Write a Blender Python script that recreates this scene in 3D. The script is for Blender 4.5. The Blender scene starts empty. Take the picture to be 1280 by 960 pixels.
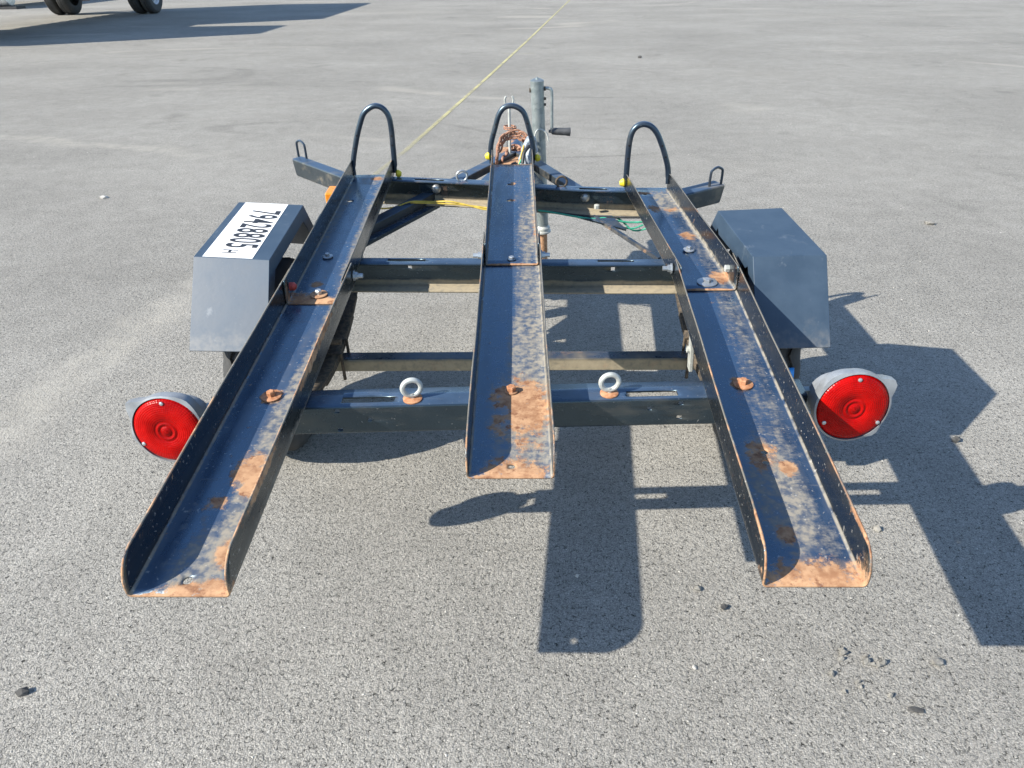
import bpy, bmesh, math, random
from mathutils import Vector, Matrix, noise as mnoise

random.seed(7)
S = bpy.context.scene
COL = S.collection
PI = math.pi

# ------------------------------------------------------------------ camera, sky, sun, exposure
cam_d = bpy.data.cameras.new('camera')
cam = bpy.data.objects.new('camera', cam_d)
COL.objects.link(cam)
RT = Vector((0.99977, 0.0162, -0.0140)); FW = Vector((-0.0210, 0.8659, -0.4998))
FW.normalize(); RT = (RT - FW * RT.dot(FW)).normalized(); UP = RT.cross(FW)
cam.matrix_world = Matrix(((RT.x, UP.x, -FW.x, 0.031), (RT.y, UP.y, -FW.y, -0.800), (RT.z, UP.z, -FW.z, 1.302), (0, 0, 0, 1)))
cam_d.sensor_width = 36.0
cam_d.lens = 26.25
cam_d.clip_start = 0.02
cam_d.clip_end = 2000
S.camera = cam

SUN_DIR = Vector((0.738, 0.361, -0.570)).normalized()
SUN_EL = math.asin(-SUN_DIR.z)
SUN_ROT = math.atan2(-SUN_DIR.x, -SUN_DIR.y)
world = bpy.data.worlds.new('World')
S.world = world
world.use_nodes = True
wn = world.node_tree
sky = wn.nodes.new('ShaderNodeTexSky')
sky.sky_type = 'NISHITA'
sky.sun_disc = False
sky.sun_elevation = SUN_EL
sky.sun_rotation = SUN_ROT
sky.air_density = 1.0
sky.dust_density = 0.25
sky.ozone_density = 2.5
bg = wn.nodes['Background']
bg.inputs['Strength'].default_value = 0.115
wn.links.new(sky.outputs['Color'], bg.inputs['Color'])

sun_d = bpy.data.lights.new('sun', 'SUN')
sun_d.energy = 4.3
sun_d.angle = math.radians(0.53)
sun_d.color = (1.0, 0.945, 0.84)
sun = bpy.data.objects.new('sun', sun_d)
COL.objects.link(sun)
sun.location = (-8, -4, 8)
sun.rotation_euler = SUN_DIR.to_track_quat('-Z', 'Y').to_euler()

S.view_settings.view_transform = 'Standard'
S.view_settings.look = 'None'
S.view_settings.exposure = 1.13
S.view_settings.gamma = 1.0
S.render.film_transparent = False

# ------------------------------------------------------------------ trailer frame -> world
TILT = 0.0786
RX = Matrix.Rotation(TILT, 4, 'X')
ROOT_T = Vector((0.0, 1.13, -0.5642))          # trailer coordinates of the point under the axle
TO_WORLD = Matrix.Translation((0, 0, 0.47395)) @ RX


# ------------------------------------------------------------------ material helpers
class NT:
    def __init__(self, name):
        self.m = bpy.data.materials.new(name)
        self.m.use_nodes = True
        self.t = self.m.node_tree
        self.b = self.t.nodes['Principled BSDF']

    def n(self, typ, **kw):
        nd = self.t.nodes.new(typ)
        for k, v in kw.items():
            setattr(nd, k, v)
        return nd

    def L(self, a, b):
        self.t.links.new(a, b)

    def val(self, sock, v):
        if hasattr(v, 'links') or isinstance(v, bpy.types.NodeSocket):
            self.L(v, sock)
        else:
            sock.default_value = v

    def math(self, op, a, b=0.0, c=0.0, clamp=False):
        nd = self.n('ShaderNodeMath', operation=op, use_clamp=clamp)
        self.val(nd.inputs[0], a)
        self.val(nd.inputs[1], b)
        if op in ('MULTIPLY_ADD',):
            self.val(nd.inputs[2], c)
        return nd.outputs[0]

    def ramp(self, v, a, b, c=0.0, d=1.0, smooth=True):
        nd = self.n('ShaderNodeMapRange')
        nd.interpolation_type = 'SMOOTHSTEP' if smooth else 'LINEAR'
        self.val(nd.inputs[0], v)
        for i, x in enumerate((a, b, c, d)):
            nd.inputs[i + 1].default_value = x
        return nd.outputs[0]

    def noise(self, scale, detail=3.0, rough=0.55, vec=None, stretch=None):
        nd = self.n('ShaderNodeTexNoise')
        nd.inputs['Scale'].default_value = scale
        nd.inputs['Detail'].default_value = detail
        nd.inputs['Roughness'].default_value = rough
        v = vec or self.obj()
        if stretch:
            mp = self.n('ShaderNodeVectorMath', operation='MULTIPLY')
            self.L(v, mp.inputs[0])
            mp.inputs[1].default_value = stretch
            v = mp.outputs[0]
        self.L(v, nd.inputs['Vector'])
        return nd.outputs[0]

    def obj(self):
        if not hasattr(self, '_tc'):
            self._tc = self.n('ShaderNodeTexCoord')
        return self._tc.outputs['Object']

    def uv(self):
        self.obj()
        return self._tc.outputs['UV']

    def mix(self, f, a, b):
        nd = self.n('ShaderNodeMix', data_type='RGBA')
        self.val(nd.inputs[0], f)
        for i, x in ((6, a), (7, b)):
            if isinstance(x, bpy.types.NodeSocket):
                self.L(x, nd.inputs[i])
            else:
                nd.inputs[i].default_value = (*x, 1)
        return nd.outputs[2]

    def mixf(self, f, a, b):
        nd = self.n('ShaderNodeMix', data_type='FLOAT')
        self.val(nd.inputs[0], f)
        self.val(nd.inputs[2], a)
        self.val(nd.inputs[3], b)
        return nd.outputs[0]

    def bump(self, h, strength=0.3, dist=0.002, prev=None):
        nd = self.n('ShaderNodeBump')
        nd.inputs['Strength'].default_value = strength
        nd.inputs['Distance'].default_value = dist
        self.L(h, nd.inputs['Height'])
        if prev is not None:
            self.L(prev, nd.inputs['Normal'])
        return nd.outputs[0]

    def blobs(self, vec, lst, nz, k, lo=.46, hi=.60):
        """soft union of ragged ellipses (cx, cy, rx, ry[, weight])"""
        out = None
        for bl in lst:
            cx, cy, rx, ry = bl[:4]
            w = bl[4] if len(bl) > 4 else 1.0
            a = self.n('ShaderNodeVectorMath', operation='SUBTRACT')
            self.L(vec, a.inputs[0]); a.inputs[1].default_value = (cx, cy, 0)
            b = self.n('ShaderNodeVectorMath', operation='MULTIPLY')
            self.L(a.outputs[0], b.inputs[0]); b.inputs[1].default_value = (1 / rx, 1 / ry, 0)
            c = self.n('ShaderNodeVectorMath', operation='LENGTH')
            self.L(b.outputs[0], c.inputs[0])
            m = self.ramp(c.outputs['Value'], 1.4, 0.55, 0.0, w, smooth=False)
            out = m if out is None else self.math('MAXIMUM', out, m)
        # ragged, broken-up edge
        d = self.math('MULTIPLY_ADD', self.math('SUBTRACT', nz, .5), k, out)
        return self.ramp(d, lo, hi)


RUST = (0.27, 0.135, 0.070)
RUST_LT = (0.46, 0.275, 0.155)
DUST = (0.34, 0.285, 0.20)


def rail_paint(name, rust, dust, W, hf, dust_amt=0.78, end_y=(0.1, 0.7)):
    t = NT(name)
    uv = t.uv()
    nf = t.noise(55, 5, .65)
    nm = t.noise(14, 4, .6)
    ns = t.noise(26, 4, .6, stretch=(1.0, 0.22, 1.0))
    cross = t.noise(60, 3, .6, stretch=(0.15, 1.0, 1.0))
    mixn = t.math('MULTIPLY_ADD', nf, 0.5, t.math('MULTIPLY', nm, 0.5))
    rag = t.noise(42, 7, .72)
    brush = t.math('MULTIPLY_ADD', t.noise(85, 6, .78, stretch=(.5, 1.0, 1.0)), .58, t.math('MULTIPLY', t.noise(60, 5, .65, stretch=(1.0, .16, 1.0)), .42))
    rm = t.blobs(uv, rust, rag, 3.0, .36, .74)
    dm = t.blobs(uv, dust, brush, 2.8, .24, 1.0)
    halo = t.blobs(uv, rust, brush, 2.2, .12, .75)
    # general film of dust and scratches over everything
    film = t.ramp(ns, .44, .72)
    film2 = t.ramp(cross, .60, .72)
    film = t.math('MAXIMUM', t.math('MULTIPLY', film, .13), t.math('MULTIPLY', film2, .20))
    sep = t.n('ShaderNodeSeparateXYZ'); t.L(uv, sep.inputs[0])
    au = t.math('ABSOLUTE', sep.outputs[0])
    film = t.math('MULTIPLY', film, t.ramp(au, W / 2 + .004, W / 2 - .002, .25, 1.0))
    fold = t.ramp(t.math('ABSOLUTE', t.math('SUBTRACT', au, W / 2 - .001)), .0052, .0015)
    fold = t.math('MULTIPLY', fold, t.ramp(t.noise(30, 3), .28, .55))
    dm = t.math('MAXIMUM', t.math('MULTIPLY', dm, t.ramp(nf, .34, .62, .25, 1.0)), film)
    dm = t.math('MAXIMUM', dm, t.math('MULTIPLY', fold, .95))
    top = t.ramp(au, W / 2 + hf - .0026, W / 2 + hf - .0006)
    endz = t.ramp(sep.outputs[1], end_y[1], end_y[0])
    rm = t.math('MAXIMUM', rm, t.math('MULTIPLY', t.math('MULTIPLY', top, t.ramp(t.math('MULTIPLY_ADD', endz, .14, nm), .56, .68)), .9))
    dm = t.math('MAXIMUM', dm, t.math('MULTIPLY', top, .6))
    speck = t.math('MULTIPLY', t.ramp(t.noise(120, 2), .66, .72), .55)
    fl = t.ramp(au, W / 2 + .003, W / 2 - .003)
    base = t.mix(fl, t.mix(nm, (0.004, 0.005, 0.007), (0.008, 0.009, 0.011)), t.mix(t.ramp(nm, .3, .7), (0.014, 0.030, 0.066), (0.022, 0.044, 0.088)))  # sky reflection painted into the blue floor colour, shade into the near-black flanges
    col = t.mix(t.math('MULTIPLY', dm, dust_amt), base, t.mix(nf, (0.20, 0.18, 0.145), (0.42, 0.37, 0.29)))
    col = t.mix(speck, col, (0.42, 0.40, 0.36))
    col = t.mix(t.math('MULTIPLY', halo, .5), col, (0.25, 0.17, 0.105))
    rc = t.mix(t.ramp(t.math('MULTIPLY_ADD', nf, .5, t.math('MULTIPLY', t.noise(9, 4, .6), .5)), .38, .60), RUST, RUST_LT)
    rc = t.mix(t.ramp(t.noise(38, 5, .7), .52, .66), rc, (0.19, 0.085, 0.045))
    col = t.mix(rm, col, rc)
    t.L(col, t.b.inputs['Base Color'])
    soil = t.math('MAXIMUM', rm, dm)
    t.L(t.mixf(soil, t.ramp(ns, .3, .7, .20, .30), .82), t.b.inputs['Roughness'])
    t.L(t.mixf(soil, t.mixf(fl, .45, 1.0), .12), t.b.inputs['Specular IOR Level'])
    t.b.inputs['IOR'].default_value = 1.85
    t.b.inputs['Specular Tint'].default_value = (.60, .84, 1.0, 1)
    t.L(t.bump(mixn, .18, .002, t.bump(rm, .35, .0012)), t.b.inputs['Normal'])
    return t.m


def bar_paint(name, base=(0.005, 0.008, 0.012), base2=(0.010, 0.015, 0.020), dust_z=None, dust=.35, rust=.0, rough=.26, ior=1.62, sky_top=(.040, .066, .110)):
    t = NT(name)
    nf = t.noise(60, 5, .65)
    nm = t.noise(12, 4, .6)
    ns = t.noise(22, 4, .6, stretch=(.35, 1, 1))
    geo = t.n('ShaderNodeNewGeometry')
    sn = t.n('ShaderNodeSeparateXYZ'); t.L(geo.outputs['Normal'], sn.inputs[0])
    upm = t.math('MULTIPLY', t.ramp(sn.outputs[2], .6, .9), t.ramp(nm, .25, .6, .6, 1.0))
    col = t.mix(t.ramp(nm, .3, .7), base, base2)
    col = t.mix(upm, col, sky_top)  # sky reflection painted as a blue tone on upward faces
    dm = t.math('MULTIPLY', t.ramp(ns, .47, .75), dust)
    if dust_z:
        sep = t.n('ShaderNodeSeparateXYZ'); t.L(t.obj(), sep.inputs[0])
        z = t.math('MULTIPLY_ADD', t.math('SUBTRACT', nm, .5), .02, sep.outputs[2])
        dz = t.math('MULTIPLY', t.ramp(z, dust_z[0], dust_z[1]), .92)
        dm = t.math('MAXIMUM', dm, t.math('MULTIPLY', dz, t.ramp(nf, .2, .55, .65, 1.)))
    speck = t.math('MULTIPLY', t.ramp(t.noise(150, 2), .69, .75), .35)
    col = t.mix(dm, col, t.mix(nf, (0.23, 0.19, 0.13), (0.42, 0.35, 0.24)))
    col = t.mix(speck, col, (0.36, 0.35, 0.33))
    if rust:
        rm = t.math('MULTIPLY', t.ramp(t.noise(18, 5, .7), .56, .66), rust)
        col = t.mix(rm, col, t.mix(nf, RUST, RUST_LT))
        soil = t.math('MAXIMUM', dm, rm)
    else:
        soil = dm
    t.L(col, t.b.inputs['Base Color'])
    t.L(t.mixf(soil, rough, .85), t.b.inputs['Roughness'])
    t.L(t.mixf(soil, .8, .12), t.b.inputs['Specular IOR Level'])
    t.b.inputs['Specular Tint'].default_value = (.62, .85, 1.0, 1)
    t.b.inputs['IOR'].default_value = ior
    t.L(t.bump(t.math('MULTIPLY_ADD', nf, .5, nm), .12, .002), t.b.inputs['Normal'])
    return t.m


def fender_paint(name):
    t = NT(name)
    nf = t.noise(70, 4, .6)
    nm = t.noise(9, 4, .6)
    col = t.mix(t.ramp(nm, .35, .65), (0.030, 0.052, 0.082), (0.040, 0.066, 0.100))
    sc = t.ramp(t.noise(16, 5, .7, stretch=(1, 1, .5)), .60, .74)
    col = t.mix(t.math('MULTIPLY', sc, .35), col, (0.26, 0.28, 0.30))
    sep = t.n('ShaderNodeSeparateXYZ'); t.L(t.obj(), sep.inputs[0])
    low = t.math('MULTIPLY', t.ramp(t.math('MULTIPLY_ADD', t.math('SUBTRACT', t.noise(22, 5, .7), .5), .12, sep.outputs[2]), -.035, -.085), t.ramp(nf, .3, .65, .05, .28))
    col = t.mix(low, col, (0.24, 0.22, 0.19))
    edge = t.math('MULTIPLY', t.ramp(t.noise(40, 5, .75, stretch=(1, .35, 1)), .62, .72), .22)
    col = t.mix(edge, col, (0.20, 0.22, 0.24))
    speck = t.math('MULTIPLY', t.ramp(t.noise(210, 4, .7), .69, .75), .35)
    col = t.mix(speck, col, (0.42, 0.42, 0.40))
    t.L(col, t.b.inputs['Base Color'])
    t.L(t.ramp(nm, .3, .7, .48, .57), t.b.inputs['Roughness'])
    t.b.inputs['IOR'].default_value = 1.55
    t.b.inputs['Specular IOR Level'].default_value = .45
    t.L(t.bump(t.math('MULTIPLY_ADD', nf, .25, nm), .10, .004), t.b.inputs['Normal'])
    return t.m


def plain(name, col, rough=.5, metal=0.0, var=.25, scale=40, bump=.1, coat=0.0):
    t = NT(name)
    n = t.noise(scale, 4, .6)
    lo = tuple(c * (1 - var) for c in col); hi = tuple(min(1, c * (1 + var)) for c in col)
    t.L(t.mix(t.ramp(n, .3, .7), lo, hi), t.b.inputs['Base Color'])
    t.L(t.ramp(n, .3, .7, rough * .85, min(1, rough * 1.15)), t.b.inputs['Roughness'])
    t.b.inputs['Metallic'].default_value = metal
    t.b.inputs['Coat Weight'].default_value = coat
    if bump:
        t.L(t.bump(n, bump, .002), t.b.inputs['Normal'])
    return t.m


def galvanised(name):
    t = NT(name)
    v = t.n('ShaderNodeTexVoronoi'); v.inputs['Scale'].default_value = 60
    t.L(t.obj(), v.inputs['Vector'])
    n = t.noise(18, 4)
    c = t.mix(v.outputs['Color'], (0.22, 0.26, 0.265), (0.36, 0.40, 0.40))
    t.L(t.mix(t.ramp(n, .5, .75), c, (0.30, 0.30, 0.28)), t.b.inputs['Base Color'])
    t.b.inputs['Metallic'].default_value = .65
    t.L(t.ramp(n, .3, .7, .38, .6), t.b.inputs['Roughness'])
    return t.m


def rusty(name, a=RUST, b=RUST_LT):
    t = NT(name)
    n = t.noise(70, 5, .7)
    t.L(t.mix(t.ramp(n, .35, .65), a, b), t.b.inputs['Base Color'])
    t.b.inputs['Roughness'].default_value = .85
    t.L(t.bump(n, .4, .002), t.b.inputs['Normal'])
    return t.m


def lens_red(name):
    t = NT(name)
    sep = t.n('ShaderNodeSeparateXYZ'); t.L(t.uv(), sep.inputs[0])
    ang, rad = sep.outputs[0], sep.outputs[1]
    rings = t.math('SINE', t.math('MULTIPLY', rad, 150.0))
    spokes = t.math('SINE', t.math('MULTIPLY', ang, 2 * PI * 72))
    n = t.noise(25, 3)
    grid = t.math('MULTIPLY_ADD', t.math('MULTIPLY', spokes, rings), .5, .5)
    lc = t.mix(t.ramp(n, .3, .7), (0.27, 0.001, 0.0008), (0.45, 0.0025, 0.0016))
    t.L(t.mix(t.math('MULTIPLY', grid, .25), lc, (0.19, 0.001, 0.001)), t.b.inputs['Base Color'])
    t.L(t.ramp(n, .3, .7, .16, .32), t.b.inputs['Roughness'])
    t.b.inputs['Subsurface Weight'].default_value = .25
    t.b.inputs['Subsurface Radius'].default_value = (.01, .001, .001)
    t.b.inputs['Specular IOR Level'].default_value = .14
    h = t.math('MULTIPLY_ADD', spokes, .5, rings)
    t.L(t.bump(h, .2, .0012), t.b.inputs['Normal'])
    return t.m


def asphalt():
    t = NT('worn_asphalt')
    o = t.obj()
    sep = t.n('ShaderNodeSeparateXYZ'); t.L(o, sep.inputs[0])
    v1 = t.n('ShaderNodeTexVoronoi'); v1.inputs['Scale'].default_value = 330; t.L(o, v1.inputs['Vector'])
    v2 = t.n('ShaderNodeTexVoronoi'); v2.inputs['Scale'].default_value = 120; t.L(o, v2.inputs['Vector'])
    v1.inputs['Randomness'].default_value = 1
    fine = t.noise(330, 3, .75)
    pit = t.noise(105, 5, .78)
    coarse = t.noise(38, 5, .7)
    mid = t.noise(7, 5, .6)
    big = t.noise(.55, 5, .6)
    streak = t.noise(.9, 4, .55, stretch=(.22, 1.0, 1.0))
    cs = t.n('ShaderNodeSeparateColor'); t.L(v1.outputs['Color'], cs.inputs[0])
    stone = t.ramp(cs.outputs[0], 0, 1, .250, .352, smooth=False)
    stone = t.math('MULTIPLY', stone, t.ramp(fine, .32, .68, .80, 1.16))
    bright = t.ramp(cs.outputs[1], .95, .99)
    stone = t.math('MULTIPLY_ADD', bright, .10, stone)
    gaps = t.ramp(v1.outputs['Distance'], .52, .80)
    ve = t.n('ShaderNodeTexVoronoi', feature='DISTANCE_TO_EDGE'); ve.inputs['Scale'].default_value = 135
    wv = t.n('ShaderNodeVectorMath', operation='ADD'); t.L(o, wv.inputs[0])
    wn_ = t.n('ShaderNodeTexNoise'); wn_.inputs['Scale'].default_value = 160; t.L(o, wn_.inputs['Vector'])
    ws = t.n('ShaderNodeVectorMath', operation='SCALE'); t.L(wn_.outputs['Color'], ws.inputs[0]); ws.inputs['Scale'].default_value = .006
    t.L(ws.outputs[0], wv.inputs[1]); t.L(wv.outputs[0], ve.inputs['Vector'])
    crev = t.math('MULTIPLY', t.ramp(ve.outputs['Distance'], .12, .02), t.ramp(t.noise(85, 4, .75), .50, .60))
    pits = t.math('MULTIPLY', t.ramp(pit, .605, .645), t.ramp(coarse, .36, .58, .30, 1.0))
    dark = t.math('MAXIMUM', t.math('MULTIPLY', gaps, .34), t.math('MAXIMUM', pits, crev))  # dark binder, with shadows between the stones painted into pits and crevices
    val = t.mixf(dark, stone, .03)
    mod = t.math('MULTIPLY', t.ramp(big, .3, .7, .90, 1.08), t.ramp(streak, .3, .7, .96, 1.04))
    mod = t.math('MULTIPLY', mod, t.ramp(mid, .25, .75, .92, 1.08))
    mod = t.math('MULTIPLY', mod, t.ramp(coarse, .3, .7, .93, 1.06))
    # dusty band left by tyres, west of the trailer
    def band(pts, wid, amt):
        (x0, y0), (x1, y1) = pts
        dx, dy = x1 - x0, y1 - y0
        ln = math.hypot(dx, dy)
        nx, ny = -dy / ln, dx / ln
        d = t.math('ADD', t.math('MULTIPLY', sep.outputs[0], nx), t.math('MULTIPLY', sep.outputs[1], ny))
        d = t.math('SUBTRACT', d, nx * x0 + ny * y0)
        d = t.math('MULTIPLY_ADD', t.math('SUBTRACT', t.noise(1.7, 3), .5), .5, d)
        a = t.math('ADD', t.math('MULTIPLY', sep.outputs[0], dx / ln), t.math('MULTIPLY', sep.outputs[1], dy / ln))
        a = t.math('SUBTRACT', a, (dx * x0 + dy * y0) / ln)
        m = t.ramp(t.math('ABSOLUTE', d), wid, wid * .25)
        m = t.math('MULTIPLY', m, t.ramp(a, -.8, .3))
        m = t.math('MULTIPLY', m, t.ramp(a, ln + .9, ln - .2))
        return t.math('MULTIPLY', m, t.ramp(t.noise(11, 4), .35, .65, amt * .35, amt))
    dust = band(((-1.75, .9), (-1.46, 2.25)), .17, .55)
    dust = t.math('MAXIMUM', dust, band(((-4.9, 5.85), (-2.8, 5.15)), .16, .5))
    dust = t.math('MAXIMUM', dust, t.math('MULTIPLY', t.ramp(t.noise(.32, 5, .62, stretch=(.35, 1, 1)), .55, .72), .22))
    dust = t.math('MAXIMUM', dust, t.math('MULTIPLY', t.ramp(t.noise(5.5, 5, .7), .63, .74), .30))
    def contour(sc, st, w, amt, gate):
        n = t.noise(sc, 2, .45, stretch=st)
        l = t.ramp(t.math('ABSOLUTE', t.math('SUBTRACT', n, .5)), w, w * .2)
        return t.math('MULTIPLY', t.math('MULTIPLY', l, amt), t.ramp(t.noise(gate, 3), .48, .62))
    dust = t.math('MAXIMUM', dust, contour(.16, (.35, 1, 1), .006, .5, .5))
    marks = t.math('MAXIMUM', contour(.13, (.3, 1.2, 1), .0035, .14, .4), contour(.21, (.5, 1, 1), .003, .18, .3))
    stain = t.math('MULTIPLY', t.ramp(t.noise(1.3, 4, .6), .60, .74), .22)
    val = t.math('MULTIPLY', val, mod)
    val = t.math('MULTIPLY', val, t.math('SUBTRACT', 1.0, t.math('MAXIMUM', stain, marks)))
    cc = t.n('ShaderNodeCombineColor')
    t.L(t.math('MULTIPLY', val, 1.05), cc.inputs[0]); t.L(t.math('MULTIPLY', val, 1.0), cc.inputs[1]); t.L(t.math('MULTIPLY', val, .895), cc.inputs[2])
    col = t.mix(dust, cc.outputs[0], (0.39, 0.365, 0.315))
    t.L(col, t.b.inputs['Base Color'])
    t.b.inputs['Roughness'].default_value = .9
    t.b.inputs['Specular IOR Level'].default_value = .08
    h = t.math('SUBTRACT', t.math('MULTIPLY_ADD', fine, .25, t.math('MULTIPLY', t.ramp(v2.outputs['Distance'], 0, .9, 1, 0), .5)), t.math('MULTIPLY', v1.outputs['Distance'], .7))
    h = t.math('SUBTRACT', h, t.math('MULTIPLY', t.math('MAXIMUM', pits, crev), 1.1))
    t.L(t.bump(h, .55, .004), t.b.inputs['Normal'])
    return t.m


def line_paint(name, c, cover):
    t = NT(name)
    n = t.noise(30, 5, .75)
    m = t.noise(3.0, 4, .6)
    tr = t.n('ShaderNodeBsdfTransparent')
    mx = t.n('ShaderNodeMixShader')
    sep = t.n('ShaderNodeSeparateXYZ'); t.L(t.uv(), sep.inputs[0])
    edge = t.ramp(t.math('ABSOLUTE', t.math('SUBTRACT', sep.outputs[0], .5)), .5, .2)
    far = t.ramp(sep.outputs[1], 0.0, .10, .25, 1.0)
    a = t.math('MULTIPLY', t.ramp(t.math('MULTIPLY_ADD', m, .7, t.math('MULTIPLY', n, .6)), .48, .75), edge)
    a = t.math('MULTIPLY', t.math('MULTIPLY', t.math('MULTIPLY_ADD', a, .75, .25), far), cover)
    a = t.math('MULTIPLY', a, edge)
    t.L(a, mx.inputs[0]); t.L(tr.outputs[0], mx.inputs[1]); t.L(t.b.outputs[0], mx.inputs[2])
    t.L(t.mix(n, tuple(x * .8 for x in c), c), t.b.inputs['Base Color'])
    t.b.inputs['Roughness'].default_value = .8
    t.L(mx.outputs[0], t.t.nodes['Material Output'].inputs['Surface'])
    return t.m


# ------------------------------------------------------------------ mesh helpers
def link(name, me, mat, parent=None, smooth=True, ang=35):
    if isinstance(me, bmesh.types.BMesh):
        bm = me
        bmesh.ops.recalc_face_normals(bm, faces=bm.faces[:]) if not bm.faces.layers.int.get('keep') else None
        me = bpy.data.meshes.new(name)
        bm.to_mesh(me)
        bm.free()
    o = bpy.data.objects.new(name, me)
    for m in (mat if isinstance(mat, (list, tuple)) else [mat]):
        me.materials.append(m)
    if smooth:
        me.polygons.foreach_set('use_smooth', [True] * len(me.polygons))
        me.set_sharp_from_angle(angle=math.radians(ang))
    COL.objects.link(o)
    if parent is not None:
        o.parent = parent
        if parent is ROOT:
            o.location = -ROOT_T
    return o


def bevel(o, w=.0015, seg=2):
    md = o.modifiers.new('bevel', 'BEVEL')
    md.width = w; md.segments = seg; md.limit_method = 'ANGLE'; md.angle_limit = math.radians(40); md.harden_normals = True
    return o


def solid(o, th, off=-1):
    md = o.modifiers.new('solid', 'SOLIDIFY')
    md.thickness = th; md.offset = off; md.use_even_offset = True
    return o


def V(*a): return Vector(a)


def box(bm, lo, hi, mi=0):
    x0, y0, z0 = lo; x1, y1, z1 = hi
    v = [bm.verts.new(p) for p in ((x0, y0, z0), (x1, y0, z0), (x1, y1, z0), (x0, y1, z0), (x0, y0, z1), (x1, y0, z1), (x1, y1, z1), (x0, y1, z1))]
    for f in ((3, 2, 1, 0), (4, 5, 6, 7), (0, 1, 5, 4), (1, 2, 6, 5), (2, 3, 7, 6), (3, 0, 4, 7)):
        bm.faces.new([v[i] for i in f]).material_index = mi


def beam(bm, a, b, w, h, up=(0, 0, 1), mi=0):
    a, b = Vector(a), Vector(b)
    d = (b - a).normalized()
    s = d.cross(Vector(up)).normalized(); u = s.cross(d)
    vs = []
    for p in (a, b):
        for i, j in ((-1, -1), (1, -1), (1, 1), (-1, 1)):
            vs.append(bm.verts.new(p + s * (i * w / 2) + u * (j * h / 2)))
    for f in ((3, 2, 1, 0), (4, 5, 6, 7), (0, 1, 5, 4), (1, 2, 6, 5), (2, 3, 7, 6), (3, 0, 4, 7)):
        bm.faces.new([vs[i] for i in f]).material_index = mi


def smooth_path(pts, k=4, closed=False):
    pts = [Vector(p) for p in pts]
    out = []
    n = len(pts)
    rng = range(n if closed else n - 1)
    for i in rng:
        if closed:
            p0, p1, p2, p3 = pts[i - 1], pts[i], pts[(i + 1) % n], pts[(i + 2) % n]
        else:
            p1, p2 = pts[i], pts[i + 1]
            p0 = pts[i - 1] if i else p1 * 2 - p2
            p3 = pts[i + 2] if i + 2 < n else p2 * 2 - p1
        for j in range(k):
            t = j / k
            out.append(.5 * ((2 * p1) + (p2 - p0) * t + (2 * p0 - 5 * p1 + 4 * p2 - p3) * t * t + (3 * p1 - p0 - 3 * p2 + p3) * t ** 3))
    if not closed:
        out.append(pts[-1])
    return out


def tube(bm, pts, r, n=10, closed=False, mi=0, caps=True):
    pts = [Vector(p) for p in pts]
    N = len(pts)
    rr = r if isinstance(r, (list, tuple)) else [r] * N
    rings = []
    ref = None
    for i in range(N):
        if closed:
            d = pts[(i + 1) % N] - pts[i - 1]
        else:
            d = pts[min(i + 1, N - 1)] - pts[max(i - 1, 0)]
        d.normalize()
        if ref is None:
            ref = d.orthogonal().normalized()
        ref = (ref - d * ref.dot(d))
        ref = ref.normalized() if ref.length > 1e-6 else d.orthogonal().normalized()
        s = d.cross(ref)
        rings.append([bm.verts.new(pts[i] + (ref * math.cos(2 * PI * k / n) + s * math.sin(2 * PI * k / n)) * rr[i]) for k in range(n)])
    M = N if closed else N - 1
    for i in range(M):
        a, b = rings[i], rings[(i + 1) % N]
        sh = 0
        if closed and i == N - 1:
            sh = min(range(n), key=lambda q: (a[0].co - b[q].co).length)
        for k in range(n):
            f = bm.faces.new((a[k], a[(k + 1) % n], b[(k + 1 + sh) % n], b[(k + sh) % n]))
            f.material_index = mi
    if caps and not closed:
        bm.faces.new(rings[0][::-1]).material_index = mi
        bm.faces.new(rings[-1]).material_index = mi


def disc_stack(bm, c, axis, prof, n=20, mi=0):
    """lathe: prof = [(distance along axis, radius)]"""
    c = Vector(c); ax = Vector(axis).normalized()
    u = ax.orthogonal().normalized(); v = ax.cross(u)
    rings = []
    for d, r in prof:
        if r < 1e-6:
            rings.append([bm.verts.new(c + ax * d)])
        else:
            rings.append([bm.verts.new(c + ax * d + (u * math.cos(2 * PI * k / n) + v * math.sin(2 * PI * k / n)) * r) for k in range(n)])
    for a, b in zip(rings, rings[1:]):
        for k in range(n):
            k2 = (k + 1) % n
            q = [a[k % len(a)], a[k2 % len(a)], b[k2 % len(b)], b[k % len(b)]]
            q2 = []
            for x in q:
                if x not in q2:
                    q2.append(x)
            if len(q2) > 2:
                bm.faces.new(q2).material_index = mi


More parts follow.
